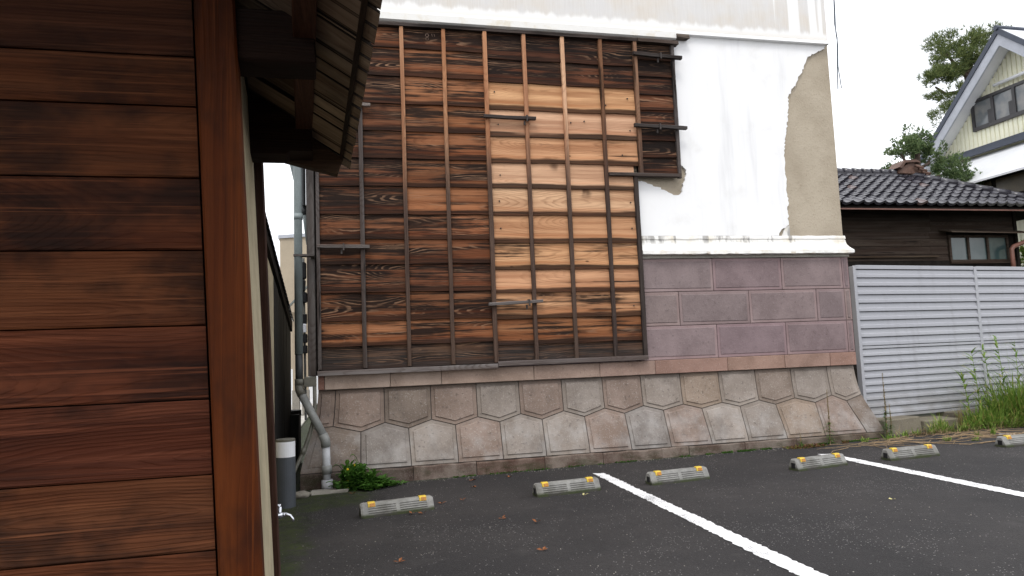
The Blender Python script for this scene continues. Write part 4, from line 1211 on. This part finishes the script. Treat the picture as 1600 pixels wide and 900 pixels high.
# roof: hipped, pantiles laid one by one
EYv, EZv, RYv, RZv = 12.72, 3.99, 14.45, 5.10
sl = Vector((0, RYv - EYv, RZv - EZv)); slen = sl.length; sl.normalize(); nr = Vector((0, -sl.z, sl.y))
def hipx(t): return 15.95 + (13.35 - 15.95) * t
b = MB()
b.prism([(8.5, 0), (hipx(0), 0), (hipx(1), 1), (8.5, 1)], lambda p: Vector((p[0], EYv + .03, EZv - .05)) + sl * slen * p[1], lambda p: Vector((p[0], EYv + .03, EZv - .10)) + sl * slen * p[1])
b.prism([(0, 0), (1, 0), (.5, 1)], lambda p: (hipx(p[1]) - .02, EYv + .05 + 3.4 * p[0], EZv - .06 + (RZv - EZv) * p[1]), lambda p: (hipx(p[1]) - .06, EYv + .05 + 3.4 * p[0], EZv - .12 + (RZv - EZv) * p[1]))
b.build('roof_deck', M['darkvoid'], SD)
def tile_mesh(eave):
    me = MB(); W_, H_ = .272, .285; pts = []
    for i in range(11):
        u = i / 10
        z = -.030 * math.sin(u / .72 * math.pi) if u < .72 else .026 * math.sin((u - .72) / .28 * math.pi)
        pts.append((u * W_, z))
    lo = .034
    for i in range(10):
        (x0, z0), (x1, z1) = pts[i], pts[i + 1]
        me.face([(x0, 0, z0 + lo + .02), (x1, 0, z1 + lo + .02), (x1, H_, z1 + .006), (x0, H_, z0 + .006)])
        dz = -.06 if eave else -.034
        me.face([(x0, 0, z0 + lo + .02), (x1, 0, z1 + lo + .02), (x1, .004, z1 + lo + .02 + dz), (x0, .004, z0 + lo + .02 + dz)])
    return me
tm = {}
for e in (True, False):
    o_ = tile_mesh(e).build('roof_tile', M['tile']); tm[e] = o_.data; bpy.data.objects.remove(o_)
    for p in tm[e].polygons: p.use_smooth = False
rows = 9; ex = slen / rows
for r_ in range(rows):
    x = 9.55
    t0 = r_ / rows
    while x < hipx(t0 + .5 / rows) - .12:
        o_ = bpy.data.objects.new('roof_tile', tm[r_ == 0]); COL.objects.link(o_); o_.parent = SD
        mt = Matrix((Vector((1, 0, 0)), sl, nr)).transposed()
        base = Vector((x, EYv - (.05 if r_ == 0 else 0), EZv)) + sl * ex * r_ + nr * R(-.004, .006)
        mt = (Matrix.Rotation(R(-.02, .02), 3, 'Y') @ mt).to_4x4(); mt.translation = base - Vector(SD.location)
        o_.matrix_local = mt
        x += .262
    # hip tile
    q = MB(); a = Vector((hipx(t0), EYv, EZv)) + sl * ex * r_ + Vector((0, 0, .04)); c_ = Vector((hipx(t0 + 1.15 / rows), EYv, EZv)) + sl * ex * 1.15 * (r_ / 1.15 + 1) + Vector((0, 0, .03))
    q.tube([a, c_], [.085, .07], 10); q.build('hip_tile', M['tile'], SD, smooth=True)
x = 9.5
while x < 13.3:
    q = MB(); q.tube([(x, RYv + .02, RZv + .06), (x + .30, RYv + .02, RZv + .045)], [.095, .085], 12); q.build('ridge_tile', M['tile'], SD, smooth=True); x += .26
q = MB(); q.box(9.4, 13.45, RYv - .09, RYv + .12, RZv - .08, RZv + .02, .01); q.build('ridge_course', M['tile'], SD)
q = MB(); q.box(8.6, 15.7, EYv + .02, EYv + .05, EZv - .115, EZv - .085); q.build('fascia', M['copper'], SD, color=(1, 1, 1, 1))
# end ornament of the ridge: stacked stoneware
RO = thing('ridge_ornament', (13.4, 14.45, 5.0), 'broken brown stoneware ridge end on the pantile roof', 'ridge tile')
q = MB(); q.prism([(13.02, 5.10), (13.72, 5.08), (13.70, 5.2), (13.42, 5.42), (13.08, 5.24)], lambda p: (p[0], 14.30, p[1]), lambda p: (p[0], 14.62, p[1])); q.build('ridge_end', M['terracotta'], RO, bevel=.02)
q = MB(); q.prism([(12.98, 5.24), (13.16, 5.42), (13.50, 5.44), (13.62, 5.36), (13.50, 5.38), (13.18, 5.36), (13.06, 5.22)], lambda p: (p[0], 14.24, p[1]), lambda p: (p[0], 14.66, p[1])); q.build('cover_tile', M['terracotta'], RO)
for k in range(5):
    q = MB(); x = 13.42 + k * .09; z = 5.28 - k * .075
    q.tube([(x, 14.22, z), (x + .20, 14.20, z - .05 + R(-.03, .03))], .038, 8); q.build('scroll', M['terracotta'], RO, smooth=True)

# ------------------------------------------------------------------ yellow gabled house
YH = thing('gabled_house', (18, 14.8, 0), 'pale yellow gabled house with ribbed siding and a dark framed window', 'house')
HX = 17.5; AY, AZ = 14.82, 9.14; TAN = (9.2 - 6.862) / (17.346 - 14.817)
def rakez(y): return AZ - TAN * abs(y - AY)
b = MB(); b.prism([(AY - 4.4, 0), (AY + 3.3, 0), (AY + 3.3, rakez(AY + 3.3) - .3), (AY, AZ - .3), (AY - 4.4, rakez(AY - 4.4) - .3)], lambda p: (HX + .06, p[0], p[1]), lambda p: (26, p[0], p[1]))
b.build('wall_core', M['yellowwall'], YH)
b = MB(); y = AY - 4.3
while y < AY + 3.1:          # ribbed siding: real ribs
    zt = min(rakez(y), rakez(y + .14)) - .12
    if zt > 6.35:
        b.face([(HX, y, 6.25), (HX, y + .105, 6.25), (HX, y + .105, zt), (HX, y, zt)])
        b.face([(HX, y + .105, 6.25), (HX + .03, y + .113, 6.25), (HX + .03, y + .113, zt), (HX, y + .105, zt)])
        b.face([(HX + .03, y + .113, 6.25), (HX + .03, y + .132, 6.25), (HX + .03, y + .132, zt), (HX + .03, y + .113, zt)])
        b.face([(HX + .03, y + .132, 6.25), (HX, y + .14, 6.25), (HX, y + .14, zt), (HX + .03, y + .132, zt)])
    b.face([(HX + .04, y, 0), (HX + .04, y + .12, 0), (HX + .04, y + .12, 4.55), (HX + .04, y, 4.55)])
    y += .14
tag(b.build('siding', M['yellowwall'], YH), kind='stuff')
def slope_part(name, mat, x0, x1, off0, off1, side, ext):
    q = MB(); ys_ = (AY, AY + side * ext)
    q.prism([(ys_[0], rakez(ys_[0]) + off0), (ys_[1], rakez(ys_[1]) + off0), (ys_[1], rakez(ys_[1]) + off1), (ys_[0], rakez(ys_[0]) + off1)], lambda p: (x0, p[0], p[1]), lambda p: (x1, p[0], p[1]))
    return q.build(name, mat, YH)
for s_ in (1, -1):
    e = 3.5 if s_ > 0 else 4.6
    slope_part('roof_slope', M['whitemetal'] if s_ < 0 else M['darktrim'], HX - .52, 26, .02, .12, s_, e)
    slope_part('verge_trim', M['darktrim'], HX - .56, HX - .5, -.04, .135, s_, e)
    slope_part('barge_board', M['greybarge'], HX - .53, HX - .48, -.36, -.042, s_, e)
    slope_part('verge_soffit', M['whitemetal'], HX - .478, HX + .02, -.20, -.16, s_, e)
b = MB(); b.tube([(HX - .6, AY, AZ + .12), (26, AY, AZ + .12)], .07, 8); b.build('ridge_cap', M['darktrim'], YH)
# window band
wy = [16.265, 15.626, 14.978, 14.31, 13.64]
b = MB()
b.box(HX - .07, HX + .02, 13.59, 16.306, 6.905, 7.008); b.box(HX - .07, HX + .02, 13.59, 16.306, 7.708, 7.79)
for y in wy: b.box(HX - .068, HX + .02, y - .045, y + .04, 7.008, 7.708)
wf = b.build('window_frame', M['bronze'], YH)
for y0, y1 in zip(wy[1:], wy[:-1]):
    b = MB(); b.box(HX - .03, HX - .02, y0 + .042, y1 - .047, 7.010, 7.706); b.build('pane', M['pane'], wf)
    b = MB(); b.box(HX - .05, HX - .031, y0 + .05, y0 + .17, 7.02, 7.38); b.build('screen_edge', M['bronze'], wf)
b = MB(); b.tube([(HX - .12, 15.46, 7.945), (HX - .12, 13.2, 7.955)], .045, 10); b.build('awning_tube', M['whitemetal'], YH, smooth=True)
# lower eave with gutter, white lean-to roof and the dark glazed bay under it
b = MB(); b.box(HX - .12, HX + .0, 10.5, 18.6, 6.267, 6.42); b.box(HX - .2, HX - .125, 10.5, 18.6, 6.205, 6.31); b.build('gutter', M['darktrim'], YH)
b = MB(); b.prism([(HX + .05, 6.20), (15.95, 5.14), (15.95, 5.09), (HX + .05, 6.15)], lambda p: (p[0], 10.5, p[1]), lambda p: (p[0], 18.0, p[1])); b.build('lean_to_roof', M['whitemetal'], YH)
b = MB(); b.box(16.35, 16.45, 10.5, 16.9, 4.5, 5.25); b.build('bay_wall', M['darkvoid'], YH)
for k in range(6):
    b = MB(); y = 11.1 + k * .95; b.box(16.33, 16.345, y, y + .8, 4.66, 5.12); b.build('bay_pane', plain('amber_pane', (.07, .055, .03, 1), .3, .5) if k == 0 else bpy.data.materials['amber_pane'], YH)

# ------------------------------------------------------------------ trees
def foliage(pads, n, size, thin, up=.5, density=1.0, gap=-.12, gs=3.1):
    b = MB()
    for (c, r) in pads:
        m_ = int(n * r[0] * r[1] * density)
        for _ in range(m_):
            d = Vector((random.gauss(0, 1), random.gauss(0, 1), random.gauss(0, 1))).normalized()
            k = R(.2, 1) ** .5
            k *= 1 + .40 * mnoise.noise(d * 2.6 + Vector(c))
            p = Vector(c) + Vector((d.x * r[0], d.y * r[1], d.z * r[2])) * k
            if mnoise.noise(p * gs) < gap: continue
            for _ in range(5):
                q = (d * .5 + Vector((R(-1, 1), R(-1, 1), R(-.5, 1) + up))).normalized()
                s_ = q.cross(Vector((R(-1, 1), R(-1, 1), R(-1, 1)))).normalized() * thin * R(.7, 1.3); l = size * R(.6, 1.25)
                b.face([p - s_, p + s_, p + q * l])
    return b
def pine(name, label, base, trunk, limbs, pads, n, size, thin, mat, group=None, gap=-.12, gs=3.1):
    t = thing(name, base, label, 'tree')
    b = MB(); b.tube(trunk[0], trunk[1], 9)
    b.build('trunk', M['bark'], t, smooth=True)
    for pth, rr in limbs:
        q = MB(); q.tube(pth, rr, 7); q.build('limb', M['bark'], t, smooth=True)
    foliage(pads, n, size, thin, gap=gap, gs=gs).build('crown', mat, t)
    return t
# clipped podocarp behind the shed roof
y0 = 15.7
pine('garden_tree', 'small clipped evergreen behind the shed ridge, in cloud-shaped pads', (14.6, y0, 0),
     ([(14.75, y0, 0), (14.72, y0, 3.5), (14.68, y0, 5.2), (14.88, y0, 5.6), (14.92, y0, 6.05)], [.16, .14, .11, .09, .06]),
     [([(14.82, y0, 5.5), (14.55, y0, 5.75), (14.40, y0, 6.02)], [.055, .04, .025]), ([(14.7, y0, 5.2), (14.35, y0 - .1, 5.35), (14.2, y0, 5.45)], [.05, .04, .02]),
      ([(14.85, y0, 5.6), (15.15, y0 - .1, 5.75), (15.3, y0, 5.95)], [.05, .04, .02]), ([(14.75, y0, 5.3), (15.4, y0 - .1, 5.4), (15.7, y0, 5.5)], [.06, .045, .02])],
     [((14.52, y0, 6.20), (.48, .45, .26)), ((14.95, y0, 6.34), (.42, .45, .30)), ((15.18, y0 + .1, 6.10), (.36, .4, .20)), ((14.15, y0, 5.52), (.36, .4, .30)), ((14.05, y0, 5.35), (.3, .3, .2)),
      ((15.8, y0 - .1, 5.66), (.50, .45, .38)), ((15.95, y0 - .1, 5.3), (.60, .45, .28)), ((15.45, y0, 5.9), (.30, .3, .26)), ((14.70, y0, 6.62), (.16, .15, .22)), ((15.05, y0, 6.6), (.10, .1, .2)),
      ((16.85, y0 - .3, 5.08), (.5, .4, .26)), ((16.45, y0 - .3, 5.15), (.5, .4, .30)), ((16.55, y0 - .3, 5.45), (.12, .12, .22)), ((15.75, y0, 6.15), (.12, .12, .25))],
     4200, .08, .014, M['needle2'], gap=-.10, gs=4.2)
# big pine far behind the yellow house
yq = 30
pine('pine_tree', 'tall black pine rising behind the yellow gable, with layered needle clouds', (32.4, yq, 0),
     ([(33.0, yq, 0), (32.6, yq, 8), (32.3, yq, 11.5), (32.7, yq, 13.2), (32.1, yq, 14.7), (32.5, yq, 16.2)], [.36, .3, .26, .22, .17, .1]),
     [([(32.55, yq, 13.3), (31.6, yq, 13.9), (30.6, yq, 13.75), (30.0, yq, 14.1)], [.16, .13, .09, .05]), ([(32.2, yq, 14.6), (31.4, yq, 15.4), (30.8, yq, 16.0)], [.12, .09, .05]),
      ([(32.4, yq, 12.2), (31.2, yq, 12.0), (30.5, yq, 12.1)], [.12, .08, .04]), ([(32.4, yq, 15.5), (33.4, yq, 16.4)], [.1, .05])],
     [((31.2, yq, 16.5), (1.5, 1.3, .6)), ((32.6, yq, 16.3), (1.6, 1.3, .75)), ((33.7, yq, 17.0), (1.2, 1.1, .65)), ((31.3, yq, 15.55), (1.3, 1.2, .42)), ((32.9, yq, 15.3), (1.1, 1, .6)), ((30.2, yq, 14.55), (.95, .9, .55)), ((30.75, yq, 13.85), (1.15, 1.0, .45)), ((30.9, yq, 14.9), (.8, .8, .45)),
      ((31.9, yq, 13.2), (1.3, 1.0, .38)), ((30.9, yq, 12.2), (1.0, .9, .50)), ((31.6, yq, 11.6), (1.2, .9, .5)), ((30.6, yq, 12.75), (.9, .8, .36)), ((33.4, yq, 14.2), (1.1, 1.0, .6))],
     700, .30, .015, M['needle'], gap=-.02, gs=1.25)

# leafy shrub beyond the corner of the shed
SHB = thing('green_shrub', (16.3, 14.0, 0), 'light green shrub showing beyond the shed corner', 'shrub')
q = MB(); q.tube([(16.3, 14, 0), (16.25, 14, 2.6)], [.04, .02], 6); q.build('stem', M['bark'], SHB)
foliage([((16.2, 13.9, 2.9), (.5, .4, .5)), ((16.4, 13.9, 2.4), (.5, .4, .5))], 700, .12, .04).build('leaves', M['grass'], SHB)

# ------------------------------------------------------------------ buildings down the alley
BB = thing('beige_building', (-4.5, 24, 0), 'plain beige rendered building down the narrow alley', 'building')
b = MB(); b.prism([(-6.5, -.1), (-1.9, -.1), (-1.9, 4.83), (-6.5, 4.4)] if False else [(-1.915, -.1), (3.5, -.1), (3.5, 5.2), (-1.915, 4.83)], lambda p: (p[0], 22, p[1]), lambda p: (p[0], 30, p[1])); b.build('wall', M['beige'], BB)
b = MB(); b.prism([(-1.96, 4.83), (3.55, 5.2), (3.55, 5.3), (-1.96, 4.93)], lambda p: (p[0], 21.95, p[1]), lambda p: (p[0], 30, p[1])); b.build('parapet_cap', M['greybarge'], BB)
b = MB(); b.box(-1.915, 3.5, 21.95, 22, -.1, .95); b.build('wall_foot', M['whitemetal'], BB)
LR = thing('carport', (-1.2, 17, 0), 'low grey ribbed roof on cream pillars down the alley', 'carport')
for k in range(7):
    q = MB(); a0 = k * .16
    q.prism([(-1.50, 2.18 + a0 * .0), (-.9, 2.85), (-.9, 2.89), (-1.50, 2.22)], lambda p: (p[0] - .0, 17 + a0, p[1] + a0 * .12), lambda p: (p[0], 17 + a0 + .13, p[1] + .015 + a0 * .12)); q.build('roof_sheet', M['pvc_blue'], LR)
for x in (-1.24, -1.02):
    q = MB(); q.box(x, x + .12, 17.2, 17.4, -.1, 2.3); q.build('pillar', M['beige'], LR)
    q = MB(); q.box(x - .02, x + .14, 17.18, 17.42, -.1, .5); q.build('pillar_foot', M['concrete'], LR)

# ------------------------------------------------------------------ hanging cable beyond the wall
CB = MB()
CB.tube([(6.64, 8.2, 7.2), (6.655, 8.2, 5.847), (6.634, 8.2, 5.5), (6.655, 8.2, 5.3), (6.62, 8.2, 4.9), (6.60, 8.2, 4.57)], .007, 6)
CB.tube([(6.65, 8.2, 7.2), (6.668, 8.21, 5.8), (6.65, 8.21, 5.4), (6.665, 8.21, 5.2), (6.64, 8.21, 4.9), (6.665, 8.21, 4.59)], .006, 6)
tag(CB.build('hanging_cable', M['cablem'], loc=(6.64, 8.2, 6.0)), 'two loose grey cable ends hanging beside the storehouse wall', 'cable')

# ------------------------------------------------------------------ weeds and grass
def blade(b, p, d, l, wd, droop, n=4):
    p = Vector(p); d = Vector(d).normalized(); side = d.cross(Vector((0, 0, 1)))
    if side.length < .1: side = Vector((1, 0, 0))
    side = (side.normalized() + Vector((R(-.3, .3), R(-.3, .3), 0))).normalized()
    pts = []
    for i in range(n + 1):
        t = i / n; q = p + d * l * t + Vector((d.x, d.y, 0)) * droop * t * t * .5 - Vector((0, 0, droop * t * t)); w_ = wd * (1 - t) ** .7 * .5
        pts.append((q - side * w_, q + side * w_))
    for i in range(n): b.add([pts[i][0], pts[i][1], pts[i + 1][1], pts[i + 1][0]], [(0, 1, 2, 3)])
def grass(b, c, rx, ry, n, l, wd=.010, spread=.6, lean=(0, 0)):
    for _ in range(n):
        a = R(0, 6.283); k = R(0, 1) ** .5
        p = (c[0] + rx * k * math.cos(a), c[1] + ry * k * math.sin(a), c[2])
        d = (R(-spread, spread) + lean[0], R(-spread, spread) + lean[1], 1)
        L = l * R(.45, 1.1); blade(b, p, d, L, wd * R(.6, 1.3), L * R(.1, .55))
def lobed(b, p, ang, l, lift, wd):       # a toothed dandelion-like leaf
    p = Vector(p); dr = Vector((math.cos(ang), math.sin(ang), 0)); sd = Vector((-dr.y, dr.x, 0)); n = 7; pr = None
    for i in range(n + 1):
        t = i / n; q = p + dr * l * t + Vector((0, 0, lift * math.sin(t * 2.2)))
        w_ = wd * math.sin(min(1, t * .9 + .12) * math.pi) * (1 if i % 2 else .42) + .002
        row = (q - sd * w_, q + Vector((0, 0, -.006)), q + sd * w_)
        if pr: b.add([pr[0], pr[1], row[1], row[0], pr[2], row[2]], [(0, 1, 2, 3), (1, 4, 5, 2)])
        pr = row
WD = thing('leafy_weed', (.15, 7.13, gz(.1)), 'bushy dark green dandelion weed at the foot of the drainpipe', 'weed')
b = MB()
for cx, cy, n, l, lf in ((.06, 7.12, 80, .17, .15), (.0, 7.16, 60, .15, .16), (.16, 7.10, 70, .17, .12), (.26, 7.08, 60, .15, .075), (-.04, 7.08, 40, .13, .08), (.05, 7.2, 30, .12, .20), (.34, 7.12, 36, .12, .05), (.2, 7.02, 36, .12, .05), (.42, 7.16, 16, .09, .03)):
    for _ in range(n): lobed(b, (cx + R(-.08, .08), cy + R(-.05, .05), gz(cx) + R(0, lf)), R(0, 6.283), l * R(.4, .85), lf * R(-.1, .7), R(.018, .038))
b.build('leaves', M['weedleaf'], WD)
b = MB()
for (x, y, z) in ((-.02, 7.08, .10), (.04, 7.14, .13)):
    b.tube([(x, y, gz(x)), (x, y, z)], .003, 5); b.tube([(x, y, z), (x, y - .003, z + .012)], [.012, .008], 8)
b.build('flower', M['flower'], WD)

def tall_weed(x, y, h, lab, col, n, low):
    t = thing('tall_weed', (x, y, gz(x)), lab, 'weed')
    b = MB(); z0 = gz(x); sway = R(-.02, .02); b.tube([(x, y, z0), (x + sway, y, z0 + h * .5), (x + sway * .6, y, z0 + h)], [.006, .005, .002], 6); b.build('stem', M['dried'], t)
    b = MB()
    for _ in range(n):
        k = R(low, 1); p = (x + sway * .8, y, z0 + h * k); a = R(0, 6.283)
        blade(b, p, (math.cos(a), math.sin(a), R(.3, 1.3)), R(.03, .06) * (1.35 - k), .008, .01, 2)
    b.build('seed_head', M['seedhead'], t)
    b = MB()
    for _ in range(int(n * .5)):
        k = R(.05, low + .1); a = R(0, 6.283); blade(b, (x, y, z0 + h * k), (math.cos(a), math.sin(a), R(-.1, .8)), R(.05, .10), .011, .03, 3)
    b.build('leaves', M['weedleaf'], t)
tall_weed(6.06, 7.2, .76, 'tall brown seeding weed in front of the louvred fence', None, 240, .35)
tall_weed(5.29, 7.18, .62, 'tall thin seeding weed against the grey stone foot', None, 170, .3)
tall_weed(6.13, 7.22, .40, 'short green side shoot beside the tall brown weed', None, 90, .3)
tall_weed(4.95, 7.22, .15, 'small sprig growing from the plinth joint', None, 30, .3)

def clump(x, y, spec, lab, mat='grass', z=None, wd=.012):
    b = MB()
    for (dx, dy, rx, ry, n, l, sp, le) in spec: grass(b, (x + dx, y + dy, gz(x) if z is None else z), rx, ry, n, l, wd, sp, le)
    return tag(b.build('grass_clump', M[mat], loc=(x, y, gz(x))), lab, 'grass clump', 'grass clumps along the fence')
clump(6.95, 7.34, [(0, 0, .12, .08, 120, .26, .7, (0, 0)), (-.02, .02, .05, .04, 20, .38, .3, (0, 0)), (.12, -.02, .12, .08, 50, .16, .8, (0, 0))], 'small bright grass tuft between the curb blocks')
clump(8.10, 7.5, [(0, 0, .35, .2, 330, .58, .5, (.05, -.1)), (-.42, -.05, .2, .12, 130, .42, .55, (-.25, -.05)), (.05, .05, .25, .12, 190, .85, .35, (-.2, -.05)), (.5, -.05, .45, .25, 700, .85, .55, (-.25, -.15)), (.55, -.05, .4, .2, 300, 1.15, .4, (-.2, -.1)), (-.15, -.2, .35, .12, 240, .32, .8, (0, -.1)), (.3, -.25, .45, .12, 320, .45, .75, (-.1, -.2)), (-.5, -.12, .3, .1, 80, .3, .9, (-.2, -.1))], 'big mass of tall green grass at the right end of the fence', wd=.018)
clump(7.18, 6.86, [(0, 0, .03, .03, 16, .26, .35, (0, 0))], 'lone upright grass tuft on the asphalt near the dry stems')
clump(6.98, 6.85, [(0, 0, .04, .03, 12, .14, .6, (-.2, 0))], 'small drooping grass tuft on the asphalt near the dry stems')
clump(6.10, 7.16, [(0, 0, .1, .05, 45, .12, .7, (0, 0))], 'short grass fringe at the storehouse corner under the tall weed')
clump(7.34, 7.44, [(0, 0, .04, .03, 20, .42, .2, (0, 0))], 'pale straw-coloured grass tuft against the fence slats', 'seedhead')
for k, (x, y, h) in enumerate(((7.72, 7.5, .95), (7.95, 7.52, 1.02), (8.22, 7.58, 1.12), (7.55, 7.48, .72), (8.45, 7.6, 1.05))):
    t = thing('reed_stalk', (x, y, gz(x)), ['leafy reed stalk leaning left before the fence', 'upright leafy reed stalk before the fence post', 'tallest leafy reed stalk at the right edge', 'short yellowish reed stalk at the left of the grass mass', 'reed stalk behind the tall grass mass'][k], 'reed', 'reed stalks in the tall grass')
    b = MB(); lx = R(-.12, .02); b.tube([(x, y, gz(x)), (x + lx * .5, y, h * .6), (x + lx, y, h)], [.005, .004, .002], 5); b.build('stem', M['grass'], t)
    b = MB()
    for i in range(24):
        kk = .2 + .8 * i / 24; a = R(0, 6.283); blade(b, (x + lx * kk, y, h * kk), (math.cos(a) * .8, math.sin(a) * .8, .7), R(.16, .30), .024, R(.05, .14), 4)
    b.build('leaves', M['grass'], t)
# creeping red-green weed along the plinth
b = MB()
for _ in range(300):
    x = R(4.72, 5.2); x += R(0, .08); y = 7.24 + R(-.12, .05) * (1.2 - abs(x - 4.95)); a = R(0, 6.283)
    blade(b, (x, y, gz(x)), (math.cos(a), math.sin(a), R(.2, 1.0)), R(.03, .075), .018, .015, 2)
tag(b.build('creeping_weed', M['redweed'], loc=(4.95, 7.2, gz(5))), 'low red and green creeping weed along the plinth', 'weed')
# moss fringe along the foot of the wall
b = MB()
for _ in range(2600):
    x = random.choice([R(3.45, 4.75), R(3.9, 4.8), R(5.2, 6.1), R(1.0, 3.0)]); y = 7.30 + R(-.05, .006); h = R(.006, .03)
    if mnoise.noise(Vector((x * 5, 0, 0))) < -.05: continue
    blade(b, (x, y, gz(x)), (R(-.6, .6), R(-.8, .2), 1), h, .012, .004, 2)
o_ = b.build('moss_fringe', M['weedleaf']); tag(o_, 'green moss fringe along the plinth', None, None, 'stuff')
# dry runner stems
b = MB()
def runner(x, y, ang, l, r=.004):
    pts = []; a = ang
    for i in range(8):
        pts.append((x, y, gz(x) + .008 + abs(mnoise.noise(Vector((x * 4, y * 4, 1)))) * .03)); a += R(-.35, .35); x += math.cos(a) * l / 7; y += math.sin(a) * l / 7
    b.tube(pts, [r * (1 - .07 * i) for i in range(8)], 5)
for _ in range(60): runner(R(5.2, 7.6), R(6.75, 7.15), R(-.5, .5) + random.choice([0, 3.14]), R(.25, .8), R(.002, .0045))
for _ in range(14): runner(R(6.2, 7.6), R(6.3, 6.8), R(-.7, .7), R(.25, .7), R(.002, .004))
runner(6.55, 6.42, -.12, 1.1, .007); runner(6.0, 7.1, .1, .9, .006); runner(6.4, 6.85, .05, .9, .006)
tag(b.build('dry_stems', M['dried']), 'tangle of dry brown runner stems on the asphalt', None, None, 'stuff')
# dead grass under the tall clumps
b = MB()
for cx, cy, n in ((6.7, 7.3, 120), (7.1, 7.28, 120), (7.8, 7.3, 260), (8.3, 7.25, 200), (6.4, 7.28, 50)):
    for _ in range(n):
        x = cx + R(-.3, .3); y = cy + R(-.1, .08); blade(b, (x, y, gz(x)), (R(-1, 1), R(-1, .4), R(.1, .9)), R(.08, .22), .006, R(.02, .09), 3)
tag(b.build('dead_grass', M['dried']), 'brown dead grass at the foot of the curb', None, None, 'stuff')
# pale grit and litter on the asphalt
b = MB()
for _ in range(900):
    x = R(-.5, 6.5); y = R(2.0, 7.2); s_ = R(.0015, .0042)
    if random.random() < .45: y = 7.28 - abs(random.gauss(0, .08)); s_ *= 1.2
    if random.random() < .05: x = R(-.45, .1); y = R(3.2, 5); s_ *= .7
    z = gz(x); b.add([(x - s_, y - s_, z), (x + s_, y - s_ * .7, z), (x + s_ * .8, y + s_, z), (x - s_, y + s_ * .9, z), (x, y, z + s_)], [(0, 1, 4), (1, 2, 4), (2, 3, 4), (3, 0, 4)])
tag(b.build('grit', M['concrete']), 'pale grit scattered on the asphalt', None, None, 'stuff')
# fallen leaves, each its own object
LV = [((1.155, 7.0), 0, 'red-brown leaf near the plinth above the gap between two wheel stops'), ((1.109, 6.64), 0, 'red-brown leaf below the one nearest the plinth'), ((1.518, 6.98), 0, 'brown leaf close to the plinth, left of the second wheel stop'),
      ((.47, 5.77), 0, 'brown leaf leaning on the front of the first wheel stop'), ((.55, 5.74), 0, 'small brown leaf just in front of the first wheel stop'), ((.74, 6.05), 0, 'brown leaf at the right end of the first wheel stop'), ((.92, 6.1), 0, 'thin brown leaf a step right of the first wheel stop'),
      ((1.094, 5.306), 0, 'small pointed leaf on the open asphalt left of the near line'), ((1.299, 5.08), 0, 'curled red leaf on the open asphalt'), ((1.149, 4.366), 0, 'red leaf nearest the bottom edge of the picture'), ((.276, 4.467), 0, 'dull brown leaf at the lower left of the asphalt'),
      ((1.9, 5.81), 1, 'pale yellow leaf below the second wheel stop'), ((3.891, 4.62), 1, 'small yellow leaf alone in the middle parking bay'), ((.02, 6.88), 0, 'brown leaf at the edge of the green dandelion weed')]
for (x, y), kd, lab in LV:
    b = MB(); a0 = R(0, 6.283); z = gz(x) + .006
    for s_ in range(3 if kd == 0 else 2):
        a = a0 + R(1.6, 2.4) * s_; l = R(.03, .05); d = Vector((math.cos(a), math.sin(a), R(.1, .5))).normalized(); sd = Vector((-d.y, d.x, R(-.3, .6))).normalized() * R(.008, .014)
        p = Vector((x, y, z)); b.face([p, p + d * l * .5 + sd, p + d * l, p + d * l * .5 - sd + Vector((0, 0, .006))])
    tag(b.build('fallen_leaf', M['paleleaf'] if kd else M['deadleaf'], loc=(x, y, z)), lab, 'leaf', 'fallen leaves on the asphalt')
# scattered sprigs along the fence foot and wall corner
sp = [(6.35, 7.25, .16, 'grass'), (6.55, 7.3, .13, 'grass'), (6.75, 7.28, .2, 'grass'), (7.25, 7.3, .22, 'grass'), (7.45, 7.32, .26, 'grass'), (7.62, 7.3, .3, 'grass'), (6.45, 6.75, .09, 'grass'), (6.7, 6.62, .08, 'grass'), (5.75, 7.18, .10, 'grass'), (5.5, 7.2, .09, 'redweed')]
sl_ = ['sprig beside the first curb block', 'sprig in front of the joint between the first two curb blocks', 'sprig left of the bright grass tuft', 'sprig right of the bright grass tuft', 'sprig in front of the third curb block', 'sprig at the left edge of the tall grass mass',
       'tiny sprig in the asphalt just above the fifth wheel stop', 'tiny sprig in the asphalt right of the fifth wheel stop', 'low sprig at the right end of the plinth', 'reddish sprig on the plinth between the two thin weeds']
for (x, y, l, mt), lab in zip(sp, sl_):
    b = MB(); grass(b, (x, y, gz(x)), .05, .03, 26, l, .013, .75)
    tag(b.build('grass_sprig', M[mt], loc=(x, y, gz(x))), lab, 'grass sprig', 'small sprigs along the fence foot')
